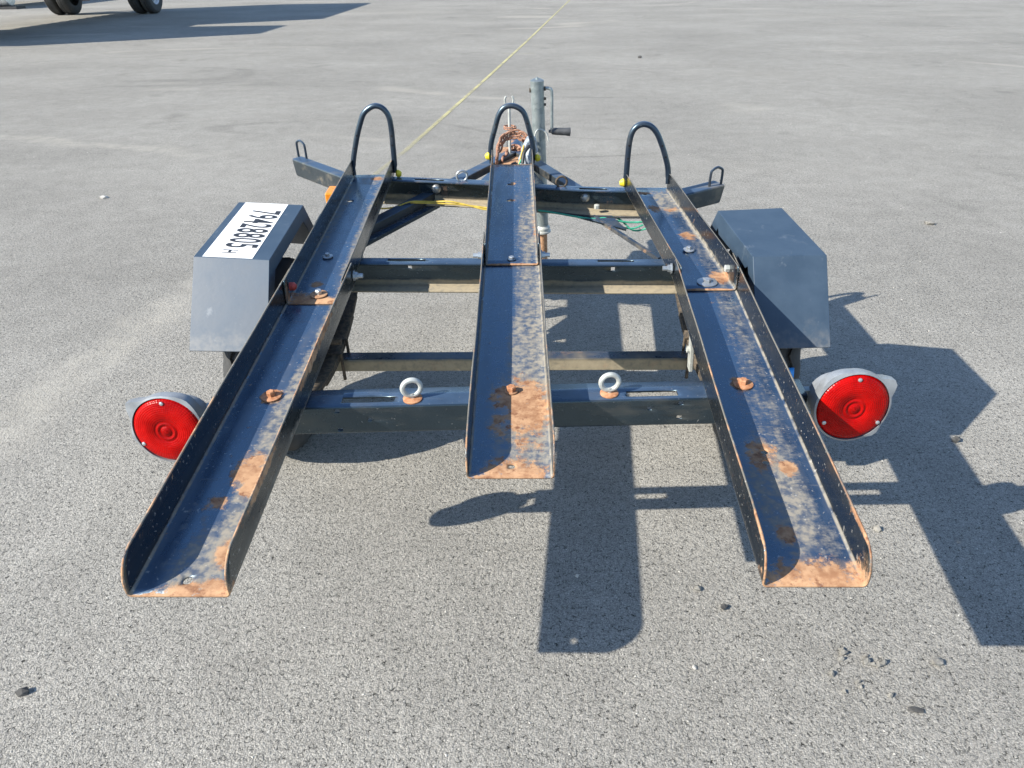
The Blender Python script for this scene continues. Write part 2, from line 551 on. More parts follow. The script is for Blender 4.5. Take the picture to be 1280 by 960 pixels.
def sheet(us, vs, f, skip=(), holes=(), uvf=None):
    """bent sheet: f(u, v) -> point; rectangles in skip are left open, round holes are cut"""
    us, vs = set(us), set(vs)
    for u0, u1, v0, v1 in skip:
        us |= {u0, u1}; vs |= {v0, v1}
    for uc, vc, r in holes:
        e = r * 1.7
        us = {u for u in us if not (uc - e - 1e-4 < u < uc + e + 1e-4)} | {uc - e, uc + e}
        vs = {v for v in vs if not (vc - e - 1e-4 < v < vc + e + 1e-4)} | {vc - e, vc + e}
    us, vs = sorted(us), sorted(vs)
    bm = bmesh.new()
    bm.faces.layers.int.new('keep')
    ul = bm.loops.layers.uv.new('UVMap')
    par = {}
    def vert(u, v):
        x = bm.verts.new(f(u, v)); par[x] = (u, v); return x
    g = {(i, j): vert(u, v) for i, u in enumerate(us) for j, v in enumerate(vs)}
    def face(q):
        fc = bm.faces.new(q)
        for lp in fc.loops:
            lp[ul].uv = par[lp.vert]
    for i in range(len(us) - 1):
        for j in range(len(vs) - 1):
            cu, cv = (us[i] + us[i + 1]) / 2, (vs[j] + vs[j + 1]) / 2
            if any(a < cu < b and c < cv < d for a, b, c, d in skip):
                continue
            q = [g[i, j], g[i + 1, j], g[i + 1, j + 1], g[i, j + 1]]
            h = next((h for h in holes if us[i] <= h[0] - h[2] and us[i + 1] >= h[0] + h[2] and vs[j] <= h[1] - h[2] and vs[j + 1] >= h[1] + h[2]), None)
            if h is None:
                face(q)
                continue
            ring = [vert(h[0] + h[2] * math.cos(2 * PI * (k / 12) - PI * .75), h[1] + h[2] * math.sin(2 * PI * (k / 12) - PI * .75)) for k in range(12)]
            for c in range(4):
                for k in range(3):
                    a, b = ring[(c * 3 + k) % 12], ring[(c * 3 + k + 1) % 12]
                    if k == 0:
                        face([q[c], b, a])
                    elif k == 1:
                        face([q[c], q[(c + 1) % 4], b, a])
                    else:
                        face([q[(c + 1) % 4], b, a])
    bmesh.ops.delete(bm, geom=[v for v in bm.verts if not v.link_faces], context='VERTS')
    return bm


def tag(o, label=None, cat=None, group=None, kind=None):
    if label: o['label'] = label
    if cat: o['category'] = cat
    if group: o['group'] = group
    if kind: o['kind'] = kind
    return o


def empty(name, loc):
    o = bpy.data.objects.new(name, None)
    o.empty_display_size = .1
    COL.objects.link(o)
    o.location = loc
    return o


# ------------------------------------------------------------------ materials
M_ASPH = asphalt()
M_BAR = bar_paint('black_steel', dust=.10)
M_MID = bar_paint('black_steel_dusty', dust_z=(-.066, -.074), dust=.10, ior=1.6)
M_FRONT = bar_paint('black_steel_front', dust_z=(-.070, -.080), dust=.10, ior=1.6, rust=.15)
M_AXLE = bar_paint('axle_steel', base=(0.03, 0.03, 0.028), base2=(0.06, 0.055, 0.045), dust_z=(-.285, -.300), dust=.3, rust=.2, sky_top=(.03, .04, .06))
M_HOOP = bar_paint('hoop_paint', base=(0.006, 0.010, 0.019), base2=(0.010, 0.015, 0.028), dust=.08, rough=.34)
M_ARM = bar_paint('arm_paint', base=(0.020, 0.023, 0.026), base2=(0.034, 0.038, 0.042), dust=.35, rough=.4, ior=1.5)
M_TONGUE = bar_paint('tongue_steel', base=(0.02, 0.025, 0.035), base2=(0.05, 0.05, 0.055), dust=.35, rust=.9)
M_FEND = fender_paint('fender_grey_blue')
M_GALV = galvanised('galvanised')
M_ZINC = plain('bright_zinc', (0.45, 0.47, 0.48), .35, .7, .15)
M_EYE = plain('pale_cast_eye', (0.42, 0.43, 0.40), .5, .2, .2)
M_RUST = rusty('rust')
M_RUSTORANGE = rusty('rust_orange', (0.32, 0.13, 0.055), (0.50, 0.26, 0.14))
M_CHAIN = rusty('chain_rust', (0.15, 0.065, 0.04), (0.42, 0.23, 0.15))
M_TYRE = plain('tyre_rubber', (0.045, 0.045, 0.045), .8, 0, .35, 30, .25)
M_RIM = plain('rim_white', (0.55, 0.56, 0.58), .45, .1, .15)
M_SPRING = rusty('spring_steel', (0.035, 0.03, 0.026), (0.12, 0.09, 0.06))
M_LENS = lens_red('red_lens')
M_SHELL = plain('lamp_shell', (0.25, 0.265, 0.28), .45, .25, .18, 25)
M_YELLOW = plain('yellow_plastic', (0.70, 0.55, 0.03), .45, 0, .12)
M_AMBER = plain('amber_plastic', (0.75, 0.24, 0.02), .3, 0, .15)
M_REDCAP = plain('red_cap', (0.35, 0.04, 0.03), .5)
M_GRIP = plain('grip_rubber', (0.05, 0.052, 0.055), .5, 0, .3)
M_WIRE_Y = plain('yellow_wire', (0.50, 0.36, 0.05), .5)
M_WIRE_G = plain('green_wire', (0.05, 0.34, 0.22), .5)
M_WIRE_K = plain('black_wire', (0.02, 0.02, 0.022), .5)
M_TAPE = plain('grey_tape', (0.24, 0.28, 0.32), .5, 0, .5, 60, .4)
M_WHITE = plain('white_decal', (0.80, 0.80, 0.79), .4, 0, .03, 20, 0)
M_INK = plain('black_ink', (0.02, 0.02, 0.022), .5)
M_BLUE = plain('blue_mark', (0.03, 0.28, 0.75), .5)
M_HOLE = plain('dark_hole', (0.006, 0.006, 0.008), .9)
M_STONE = plain('pebble_stone', (0.20, 0.19, 0.17), .85, 0, .35, 60, .5)
M_STONE_D = plain('dark_pebble', (0.06, 0.058, 0.055), .85, 0, .4, 60, .5)
M_GRIT = plain('grit_pale', (0.42, 0.40, 0.36), .85, 0, .3, 9, .2)
M_TRUCKWHITE = plain('truck_white', (0.68, 0.69, 0.69), .4, 0, .06, 3, .02)
M_TRUCKBLACK = plain('truck_black', (0.02, 0.02, 0.022), .6, 0, .4, 6)
M_TANK = plain('tank_alloy', (0.55, 0.60, 0.63), .3, .8, .1)

ROOT = None
# ------------------------------------------------------------------ the lot
bm = bmesh.new()
vs = [bm.verts.new(p) for p in ((-300, -60, 0), (300, -60, 0), (300, 500, 0), (-300, 500, 0))]
bm.faces.new(vs)
tag(link('asphalt_ground', bm, M_ASPH, smooth=False), 'worn light grey asphalt of the lot', kind='structure')


def stripe(name, pts, w, mat):
    bm = bmesh.new()
    ul = bm.loops.layers.uv.new('UVMap')
    n = len(pts)
    rows = []
    L = [0]
    for a, b in zip(pts, pts[1:]):
        L.append(L[-1] + (Vector(b) - Vector(a)).length)
    for i, p in enumerate(pts):
        d = Vector(pts[min(i + 1, n - 1)]) - Vector(pts[max(i - 1, 0)])
        s = Vector((d.y, -d.x)).normalized() * w / 2
        rows.append([(bm.verts.new((p[0] - s.x, p[1] - s.y, .004)), (0, L[i] / L[-1])), (bm.verts.new((p[0] + s.x, p[1] + s.y, .004)), (1, L[i] / L[-1]))])
    for a, b in zip(rows, rows[1:]):
        q = [a[0], a[1], b[1], b[0]]
        f = bm.faces.new([x[0] for x in q])
        for lp, x in zip(f.loops, q):
            lp[ul].uv = x[1]
    o = link(name, bm, mat, smooth=False)
    return tag(o, kind='structure')


stripe('painted_line', [(-1.06, 4.0), (-.904, 4.99), (-.504, 8.35), (.058, 13.26), (1.381, 25.36), (2.6, 36)], .062, line_paint('yellow_line_paint', (0.58, 0.53, 0.26), .75))['label'] = 'faded yellow painted line running away beyond the trailer'
stripe('painted_line', [(4.2, 24), (6.74, 17.56), (7.14, 10.96), (7.3, 8.5)], .05, line_paint('pale_line_paint', (0.62, 0.60, 0.52), .42))['label'] = 'thin worn pale line at the far right'
stripe('painted_line', [(-.35, 11.32), (.15, 11.27)], .07, line_paint('pale_line_paint', (0.62, 0.58, 0.42), .5))['label'] = 'short pale dash beside the yellow line'


def pebble_mesh(seed, rx, ry, rz):
    bm = bmesh.new()
    bmesh.ops.create_icosphere(bm, subdivisions=1, radius=1)
    for v in bm.verts:
        d = 1 + .55 * mnoise.noise(v.co * 1.3 + Vector((seed * 7.1, seed * 3.3, seed)))
        v.co = Vector((v.co.x * rx, v.co.y * ry, v.co.z * rz)) * d
    return bm


PEB = [
    (-1.006, .194, .016, .010, .009, 'dark', 'dark oblong pebble lying alone at the lower left of the lot'),
    (.476, .428, .011, .009, .008, 'dark', 'dark round pebble between the middle and right channels, the nearer one'),
    (.428, .485, .009, .008, .007, 'grey', 'small grey pebble just beyond the dark one near the right channel end'),
    (1.33, 1.10, .016, .012, .011, 'dark', 'dark stone at the edge of the right fender shadow'),
    (.931, .696, .013, .011, .009, 'grey', 'grey pebble beside the rusty end of the right channel'),
    (.887, .277, .013, .010, .009, 'grey', 'grey stone with a dark shadow right of the pebble cluster'),
    (.149, .528, .006, .005, .004, 'pale', 'tiny white chip inside the shadow below the middle channel'),
    (.792, .164, .016, .008, .004, 'dark', 'flat dark scrap at the lower right below the pebble cluster'),
    (.377, .262, .006, .005, .003, 'pale', 'tiny pale yellow chip on the asphalt at the lower middle'),
    (2.207, 3.166, .03, .02, .014, 'grey', 'grey stone out on the open asphalt beyond the right fender'),
    (-2.636, 3.823, .03, .022, .012, 'pale', 'pale scrap on the asphalt beyond the left fender'),
    (1.626, 10.61, .036, .028, .024, 'dark', 'dark stone far out on the asphalt right of the jack'),
]
for i, (x, y, rx, ry, rz, tone, lab) in enumerate(PEB):
    o = link('pebble', pebble_mesh(i + 1, rx, ry, rz), {'dark': M_STONE_D, 'grey': M_STONE, 'pale': M_GRIT}[tone], smooth=False)
    o.location = (x, y, rz * .55); o.rotation_euler = (0, 0, i * 1.3)
    tag(o, lab, 'pebble', 'loose stones on the asphalt')
cl = link('pebble', pebble_mesh(31, .0085, .0068, .0065), M_STONE, smooth=False)
for k in range(15):
    o = cl if k == 0 else cl.copy()
    if k: COL.objects.link(o)
    s = random.uniform(.55, 1.15)
    o.location = (.718 + random.gauss(0, .030), .258 + random.gauss(0, .030), .0045 * s)
    o.scale = (s, s * random.uniform(.8, 1.2), s); o.rotation_euler = (0, 0, random.uniform(0, 6))
    tag(o, 'small grey pebble in the loose cluster at the lower right', 'pebble', 'cluster of pebbles at the lower right')

bm = bmesh.new()
for k in range(5200):
    d = random.uniform(0.5, 1) ** 2 * 0
    y = -0.35 + (random.random() ** 2.2) * 26
    hw = 1.0 + (y + .8) * .82
    x = random.uniform(-hw, hw)
    if -1.0 < x < 1.0 and .8 < y < 1.5:
        continue
    r = random.uniform(.0010, .0030) * (1 + .15 * max(0, y))
    c = Vector((x, y, r * .25)); a = random.uniform(0, 6)
    e = random.uniform(.5, 1)
    vv = [bm.verts.new(c + Vector((math.cos(a + q) * r * random.uniform(.6, 1.3), math.sin(a + q) * r * e, 0))) for q in (0, 1.6, 3.1, 4.6)]
    tp = bm.verts.new(c + Vector((r * .2, 0, r * .65)))
    for q in range(4):
        bm.faces.new((vv[q], vv[(q + 1) % 4], tp))
tag(link('grit', bm, M_GRIT, smooth=False), 'pale grit scattered over the asphalt', kind='stuff')

# ------------------------------------------------------------------ motorcycle trailer
ROOT = empty('motorcycle_trailer', TO_WORLD @ ROOT_T)
ROOT.rotation_euler = (TILT, 0, 0)
tag(ROOT, 'black three channel motorcycle trailer with rusty ends and red lamps', 'trailer')

W = .15
HF = .0605


def channel(name, c0, c1, w, hf, r0, r1, mat, parent, holes=(), th=.0032, lift0=0.012):
    c0, c1 = Vector(c0), Vector(c1)
    L = c1.y - c0.y
    def f(u, v):
        a = abs(u); s = 1 if u >= 0 else -1
        if a <= w / 2 - .004:
            x, z = a, 0
        elif a < w / 2 + .004:
            t = (a - (w / 2 - .004)) / .008 * PI / 2
            x, z = w / 2 - .005 + .005 * math.sin(t), .005 - .005 * math.cos(t)
        else:
            x, z = w / 2, a - w / 2 + .001
        def inset(r, zz):
            if zz <= lift0 or r <= 0: return 0
            q = min(1, (zz - lift0) / (hf - lift0))
            return r * (1 - math.sqrt(max(0, 1 - q * q)))
        t = (v - c0.y) / L
        e0, e1 = inset(r0, z), inset(r1, z)
        y = v
        if v < c0.y + .12: y = v + e0 * (1 - (v - c0.y) / .12)
        if v > c1.y - .12: y = v - e1 * (1 - (c1.y - v) / .12)
        p = c0.lerp(c1, t)
        wob = .0011 * mnoise.noise(Vector((s * 3.1, y * 4.0, w * 9))) * min(1, z / .03) * 1.6
        return (p.x + s * x + wob, y, p.z + z)
    ua = [0, .025, .05, w / 2 - .004, w / 2 - .002, w / 2, w / 2 + .002, w / 2 + .004, w / 2 + .016, w / 2 + .026, w / 2 + .036, w / 2 + .044, w / 2 + .050, w / 2 + .055, w / 2 + hf - .0025, w / 2 + hf]
    us = sorted({-u for u in ua} | set(ua))
    vs = [c0.y + .12 * k / 4 for k in range(5)] + [c1.y - .12 * k / 4 for k in range(5)]
    n = max(2, int((L - .24) / .06))
    vs += [c0.y + .12 + (L - .24) * k / n for k in range(1, n)]
    bm = sheet(us, vs, f, holes=holes)
    o = link(name, bm, mat, parent)
    solid(o, th, -1)
    return o


def hexbolt(name, c, axis, r, h, mats, parent, washer=0.0, n=6):
    bm = bmesh.new()
    if washer:
        disc_stack(bm, c, axis, [(0, washer), (.0022, washer), (.0030, washer * .9), (.0030, 0)], 20, 1)
    disc_stack(bm, Vector(c) + Vector(axis) * .003, axis, [(-.002, r), (h * .8, r), (h, r * .8), (h, 0)], n, 0)
    return link(name, bm, mats, parent)


RAILS = {}
rail_defs = {
    'L': dict(lo=((-.4917, 0, .003), (-.499, 1.03, .001)), up=((-.4985, .912, .0045), (-.5185, 1.905, -.0065)), j=.912),
    'C': dict(lo=((0, .2665, 0), (-.0125, 1.225, 0)), up=((-.011, 1.128, .0045), (-.0222, 1.983, .001)), j=1.128),
    'R': dict(lo=((.4584, .022, .0015), (.490, 1.075, 0)), up=((.4880, .972, .0045), (.4366, 1.747, -.0135)), j=.972),
}
rust_lo = {
    'L': [(-.108, 0, .050, .0035, .62), (.108, 0, .050, .0035, .7), (.03, .0, .065, .030), (.0, .0, .085, .006), (.048, .085, .022, .030), (.02, .285, .028, .05), (.045, .26, .03, .05), (-.01, .20, .02, .02, .7), (.0, .515, .022, .024), (.128, .20, .010, .10, .8), (.128, .62, .012, .18, .8)],
    'C': [(-.108, .2665, .050, .003, .55), (.108, .2665, .050, .003, .6), (.005, .27, .062, .048), (.03, .48, .05, .10), (-.015, .515, .03, .05, .75), (-.02, .42, .025, .04, .7), (.03, .36, .03, .025, .6)],
    'R': [(-.108, .022, .050, .0035, .7), (.108, .022, .050, .0035, .7), (.012, .025, .085, .050), (-.016, .128, .016, .022), (-.012, .33, .028, .05, .8), (.03, .29, .018, .02), (.0, .555, .022, .024), (-.134, .06, .006, .06, .8), (.134, .06, .006, .09, .9)],
}
dust_lo = {
    'L': [(.050, .30, .036, .42, 1.25), (.055, .80, .022, .35), (.02, .06, .06, .09), (-.03, .15, .03, .1, .35)],
    'C': [(.04, .60, .05, .36, 1.1), (.045, 1.0, .04, .20, .8), (-.01, .45, .05, .20, .6), (.03, .36, .05, .12), (.068, .7, .012, .6)],
    'R': [(-.002, .22, .050, .14, 1.15), (.01, .31, .035, .06), (.02, .40, .05, .2, .5), (.04, .75, .035, .3, .55), (.03, .12, .05, .05, .6), (.0, .14, .07, .02, .5)],
}
rust_up = {
    'L': [(-.0, .925, .10, .026), (-.045, .955, .03, .022, .9), (-.02, 1.02, .018, .018), (.06, 1.0, .02, .06, .6), (.02, 1.86, .03, .02, .7)],
    'C': [(.0, 1.130, .08, .006), (.0, 1.985, .085, .012), (-.0, 1.772, .012, .016, .8), (-.0, 1.614, .012, .014, .8), (.07, 1.4, .01, .2, .4)],
    'R': [(.055, 1.045, .030, .035), (.0, .974, .09, .006), (.04, 1.33, .022, .03), (-.022, 1.71, .03, .015), (-.01, 1.56, .022, .03, .9), (.04, 1.55, .03, .02, .6)],
}
dust_up = {
    'L': [(.055, 1.45, .03, .55), (.0, 1.85, .06, .06, .7), (-.06, 1.55, .02, .4, .7)],
    'C': [(.05, 1.35, .035, .3, .8), (.07, 1.55, .010, .6), (.03, 1.75, .04, .2, .3)],
    'R': [(.04, 1.62, .05, .12), (.05, 1.2, .03, .3, .5), (.07, 1.3, .01, .6)],
}
hole_lo = {'L': [(-.012, .282, .0065), (-.009, .308, .0065), (.003, .030, .008)], 'C': [(-.003, .562, .008), (.002, .297, .0065)], 'R': [(-.002, .335, .007), (-.006, .306, .007)]}
hole_up = {'L': [(-.05, 1.605, .008), (-.042, 1.638, .009)], 'C': [(-.008, 1.768, .007), (-.009, 1.614, .007)], 'R': [(-.018, 1.527, .009), (-.012, 1.70, .008)]}
side = {'L': 'left', 'C': 'middle', 'R': 'right'}
bolts = {
    'L': [((-.497, .513, .004), .009, .010, M_RUSTORANGE, M_RUSTORANGE, .021), ((-.500, .957, .006), .009, .011, M_ZINC, M_RUST, .022), ((-.529, 1.189, .004), .007, .008, M_ZINC, M_ZINC, .015)],
    'C': [((-.003, .532, .001), .010, .010, M_RUSTORANGE, M_RUST, .014), ((-.012, 1.158, .006), .008, .006, M_ZINC, M_BAR, .012)],
    'R': [((.478, .553, .002), .009, .010, M_RUSTORANGE, M_RUSTORANGE, .021), ((.495, 1.012, .005), .010, .008, M_ZINC, M_ZINC, .026), ((.485, 1.219, .002), .007, .008, M_ZINC, M_ZINC, .016)],
}
for k, d in rail_defs.items():
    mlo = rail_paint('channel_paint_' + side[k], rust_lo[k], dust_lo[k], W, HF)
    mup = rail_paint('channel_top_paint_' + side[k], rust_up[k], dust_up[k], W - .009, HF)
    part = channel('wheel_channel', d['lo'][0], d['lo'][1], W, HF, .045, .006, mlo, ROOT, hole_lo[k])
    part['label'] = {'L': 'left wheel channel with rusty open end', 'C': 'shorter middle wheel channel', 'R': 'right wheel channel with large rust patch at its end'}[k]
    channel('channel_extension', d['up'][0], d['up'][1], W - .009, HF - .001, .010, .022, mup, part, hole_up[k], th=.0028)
    for c, r, h, mb, mw, wr in bolts[k]:
        hexbolt('bolt', c, (0, 0, 1), r, h, [mb, mw], part, wr)
    RAILS[k] = part


def side_bolt(part, c, sx, mat):
    bm = bmesh.new()
    disc_stack(bm, c, (sx, 0, 0), [(0, .014), (.003, .014), (.003, .010), (.011, .010), (.011, .0065), (.024, .0065), (.024, 0)], 8, 0)
    return link('side_bolt', bm, mat, part)


side_bolt(RAILS['L'], (-.4185, 1.015, .030), 1, M_ZINC)
side_bolt(RAILS['C'], (-.0905, 1.12, .036), -1, M_ZINC)
side_bolt(RAILS['C'], (.0680, 1.12, .036), 1, M_ZINC)
side_bolt(RAILS['R'], (.4075, 1.045, .030), -1, M_ZINC)
bm = bmesh.new()
disc_stack(bm, (.5545, 1.042, .030), (-1, 0, 0), [(0, .010), (.010, .010), (.012, .007), (.012, 0)], 6)
link('side_bolt', bm, M_EYE, RAILS['R'])
bm = bmesh.new()
disc_stack(bm, (-.5655, .945, .036), (1, 0, 0), [(0, .011), (.010, .011), (.016, .006), (.016, 0)], 10)
link('plug', bm, M_REDCAP, RAILS['L'])

# wheel hoops at the front of the channels
hoops = {
    'L': ([(-.588, 1.893, -.002), (-.586, 1.895, .044), (-.563, 1.895, .126), (-.544, 1.895, .177), (-.527, 1.895, .211), (-.501, 1.895, .231), (-.478, 1.895, .235), (-.456, 1.895, .223), (-.442, 1.895, .197), (-.438, 1.895, .155), (-.4385, 1.895, .104), (-.4395, 1.895, .039), (-.440, 1.893, .005)]),
    'R': ([(.3645, 1.738, .000), (.3655, 1.74, .052), (.366, 1.74, .109), (.369, 1.74, .159), (.379, 1.74, .190), (.401, 1.74, .206), (.428, 1.74, .203), (.453, 1.74, .181), (.475, 1.74, .139), (.493, 1.74, .093), (.504, 1.74, .053), (.506, 1.738, .010)]),
    'C': ([(-.0985, 1.968, .010), (-.098, 1.97, .074), (-.080, 1.97, .140), (-.066, 1.97, .183), (-.047, 1.97, .206), (-.021, 1.97, .212), (.005, 1.97, .203), (.024, 1.97, .182), (.040, 1.97, .130), (.053, 1.97, .072), (.0545, 1.968, .010)]),
}
for k, pts in hoops.items():
    bm = bmesh.new()
    sp = smooth_path(pts, 5)
    tube(bm, sp, [.0096 if 0.03 < p.z else .007 for p in sp], 12, mi=0)
    zs = (.10, .14) if k != 'C' else (.11, .15)
    for lo_side in (0, 1):
        half = sp[:len(sp) // 2] if lo_side == 0 else sp[len(sp) // 2:]
        for z in zs:
            p = min(half, key=lambda q: abs(q.z - z))
            disc_stack(bm, p + Vector((0, -.0092, .0)), (0, -1, .1), [(0, .0036), (.0014, .0036), (.0014, 0)], 8, 1)
    link('wheel_hoop', bm, [M_HOOP, M_HOLE], RAILS[k])


def clip(c, part, s=1):
    bm = bmesh.new()
    disc_stack(bm, c, (s, 0, -.15), [(-.005, 0), (-.005, .007), (.0, .011), (.007, .010), (.014, .006), (.014, 0)], 10)
    for v in bm.verts:
        v.co.z = c[2] + (v.co.z - c[2]) * 1.25
    return link('plastic_clip', bm, M_YELLOW, part)


clip((-.430, 1.880, .006), RAILS['L'])
clip((-.106, 1.965, .038), RAILS['C'], -1)
clip((.066, 1.965, .030), RAILS['C'])
clip((.358, 1.735, .016), RAILS['R'], -1)


# ---- crossbars: C section swept along a plan path, open to near (-1) or far (+1)
def crossbar(name, path, ztop, depth, height, face_near, mat, slots=(), squares=(), th=.0045, lip=None):
    P = [Vector(p) for p in path]
    def pt(x):
        for a, b in zip(P, P[1:]):
            if x <= b.x or b is P[-1]:
                return a.lerp(b, (x - a.x) / (b.x - a.x))
    lip = lip or depth
    # section parameter u: 0..depth top flange, depth..depth+height web, then bottom lip
    def f(u, v):
        p = pt(v)
        r = .006
        if face_near:                    # web on the near side: start at the far edge of the top flange
            if u < depth - r: y, z = depth - u, 0
            elif u < depth + r:
                t = (u - depth + r) / (2 * r) * PI / 2
                y, z = r - r * math.sin(t), -(r - r * math.cos(t))
            elif u < depth + height - r: y, z = 0, -(u - depth)
            elif u < depth + height + r:
                t = (u - depth - height + r) / (2 * r) * PI / 2
                y, z = r - r * math.cos(t), -height + r - r * math.sin(t)
            else: y, z = u - depth - height, -height
        else:                            # web on the far side: start at the near edge of the top flange
            if u < depth - r: y, z = u, 0
            elif u < depth + r:
                t = (u - depth + r) / (2 * r) * PI / 2
                y, z = depth - r + r * math.sin(t), -(r - r * math.cos(t))
            elif u < depth + height - r: y, z = depth, -(u - depth)
            elif u < depth + height + r:
                t = (u - depth - height + r) / (2 * r) * PI / 2
                y, z = depth - r + r * math.cos(t), -height + r - r * math.sin(t)
            else: y, z = depth - (u - depth - height), -height
        return (v, p.y + y, p.z + ztop + z)
    r = .006
    us = [0, depth * .5, depth - r, depth - r * .5, depth, depth + r * .5, depth + r, depth + height * .5, depth + height - r, depth + height - r * .5, depth + height, depth + height + r * .5, depth + height + r, depth + height + lip]
    vs = [P[0].x + (P[-1].x - P[0].x) * k / 16 for k in range(17)]
    bm = sheet(us, vs, f, skip=list(slots) + list(squares))
    if face_near:
        pass
    else:
        bmesh.ops.reverse_faces(bm, faces=bm.faces[:])
    o = link(name, bm, mat, ROOT)
    solid(o, th, 1 if not face_near else -1)
    return o


D = .062
rear = crossbar('crossbar', [(-.60, .480, -.004), (-.418, .485, 0), (-.09, .497, 0), (.077, .504, 0), (.342, .508, .004), (.60, .512, .006)], -.0050, D, .070, True, M_BAR,
                slots=[(D - .034, D - .014, -.352, -.243), (D - .030, D - .010, .234, .339)],
                squares=[(D + .006, D + .0155, -.364, -.353), (D + .0545, D + .064, -.364, -.353), (D + .029, D + .039, -.299, -.289), (D + .008, D + .0175, .339, .350), (D + .020, D + .029, .277, .286), (D + .044, D + .053, .339, .350)], lip=.012)
rear['label'] = 'rear crossbar with two pale eye bolts'
mid = crossbar('crossbar', [(-.58, 1.150, 0), (-.43, 1.148, 0), (-.09, 1.140, 0), (.076, 1.131, 0), (.413, 1.125, 0), (.58, 1.123, 0)], -.0050, .045, .078, False, M_MID,
               slots=[(.022, .036, -.358, -.252), (.024, .036, .225, .325)], squares=[(.045 + .018, .045 + .030, -.306, -.295), (.045 + .022, .045 + .034, .265, .276)])
mid['label'] = 'middle crossbar with a dusty bottom lip'
front = crossbar('crossbar', [(-.60, 1.862, 0), (-.446, 1.842, 0), (-.105, 1.792, 0), (.061, 1.752, 0), (.205, 1.731, -.003), (.378, 1.722, -.006), (.55, 1.722, -.008)], -.0120, .050, .078, False, M_FRONT,
                 slots=[(.018, .034, -.366, -.262), (.016, .032, .210, .304)])
front['label'] = 'front crossbar carrying the wiring'


def eye_bolt(parent, c, ring_r, wire, mat, mat2, yaw=0.0, washer=0.0, lean=0.0):
    c = Vector(c)
    bm = bmesh.new()
    if washer:
        disc_stack(bm, c, (0, 0, 1), [(0, washer), (.0025, washer), (.004, washer * .8), (.004, 0)], 18, 1)
    z0 = .006 if washer else 0
    tube(bm, [c + V(0, 0, z0 - .004), c + V(0, 0, z0 + wire * 1.6)], wire * .9, 10)
    ctr = c + V(0, 0, z0 + ring_r + wire * .6)
    ring = []
    for k in range(28):
        a = 2 * PI * k / 28
        q = V(math.cos(a) * ring_r * math.cos(yaw), math.cos(a) * ring_r * math.sin(yaw) + lean * math.sin(a) * ring_r, math.sin(a) * ring_r)
        ring.append(ctr + q)
    tube(bm, ring, wire, 10, closed=True)
    return link('eye_bolt', bm, [mat, mat2], parent)


eye_bolt(rear, (-.206, .515, -.005), .0185, .0055, M_EYE, M_RUSTORANGE, .25, .020)
eye_bolt(rear, (.199, .529, -.003), .0185, .0055, M_EYE, M_RUSTORANGE, .1, .019)
eye_bolt(front, (-.197, 1.838, -.012), .0185, .0038, M_ZINC, M_ZINC, .2)
eye_bolt(front, (.150, 1.774, -.014), .0185, .0038, M_SPRING, M_SPRING, .1)
for c in ((-.293, 1.8665, -.047), (.234, 1.781, -.052)):
    bm = bmesh.new()
    disc_stack(bm, c, (0, -1, 0), [(0, .017), (.004, .0165), (.009, .012), (.011, .006), (.0115, 0)], 16)
    link('carriage_bolt', bm, M_ZINC, front)
bm = bmesh.new()
disc_stack(bm, (.272, 1.745, -.078), (0, 0, 1), [(0, .010), (.012, .010), (.014, .006), (.014, 0)], 7)
link('nut', bm, M_EYE, front)


# ---- tie-down arms at both ends of the front crossbar
def tie_arm(inner, outer, w, h, hoop_c, hdir):
    a, b = Vector(inner), Vector(outer)
    d = (b - a).normalized(); s = d.cross(Vector((0, 0, 1))).normalized()
    bm = bmesh.new()
    beam(bm, a, b, w, h)
    # round the free lower corner
    for v in bm.verts:
        if (v.co - b).length < .06 and v.co.z < b.z:
            v.co -= d * .014
    o = bevel(link('tie_down_arm', bm, M_ARM, ROOT), .007, 3)
    bm = bmesh.new()
    c = Vector(hoop_c); e = Vector(hdir).normalized()
    pts = [c - e * .024 + V(0, 0, -.01), c - e * .024 + V(0, 0, .042), c - e * .019 + V(0, 0, .055), c + V(0, 0, .063), c + e * .019 + V(0, 0, .055), c + e * .024 + V(0, 0, .042), c + e * .024 + V(0, 0, -.01)]
    tube(bm, smooth_path(pts, 4), .0045, 10)
    link('tie_loop', bm, M_HOOP, o)
    return o


def arm_from_edge(p0, p1, z, w, h):
    """near top edge p0 (inner) to p1 (outer) -> centre line"""
    a, b = Vector((*p0, z)), Vector((*p1, z))
    d = (b - a).normalized(); n = Vector((-d.y, d.x, 0))
    if n.y < 0: n = -n
    off = n * (w / 2) + V(0, 0, -h / 2)
    return a + off, b + off


a, b = arm_from_edge((-.56, 1.826), (-.875, 2.113), -.010, .046, .066)
tie_arm(a, b, .046, .066, (-.834, 2.126, -.010), (.8, -.62, 0))
a, b = arm_from_edge((.50, 1.672), (.722, 1.806), -.020, .060, .064)
tie_arm(a, b, .060, .064, (.683, 1.800, -.020), (.9, .40, 0))

# ---- axle, springs, wheels
bm = bmesh.new()
box(bm, (-.60, 1.108, -.330), (.58, 1.150, -.287))
axle = bevel(link('axle', bm, M_AXLE, ROOT), .004, 2)
for sx in (-1, 1):
    bm = bmesh.new()
    disc_stack(bm, (sx * (.60 if sx < 0 else .58), 1.13, -.30), (sx, 0, 0), [(0, .019), (.16, .019), (.16, 0)], 14)
    link('spindle', bm, M_SPRING, axle)


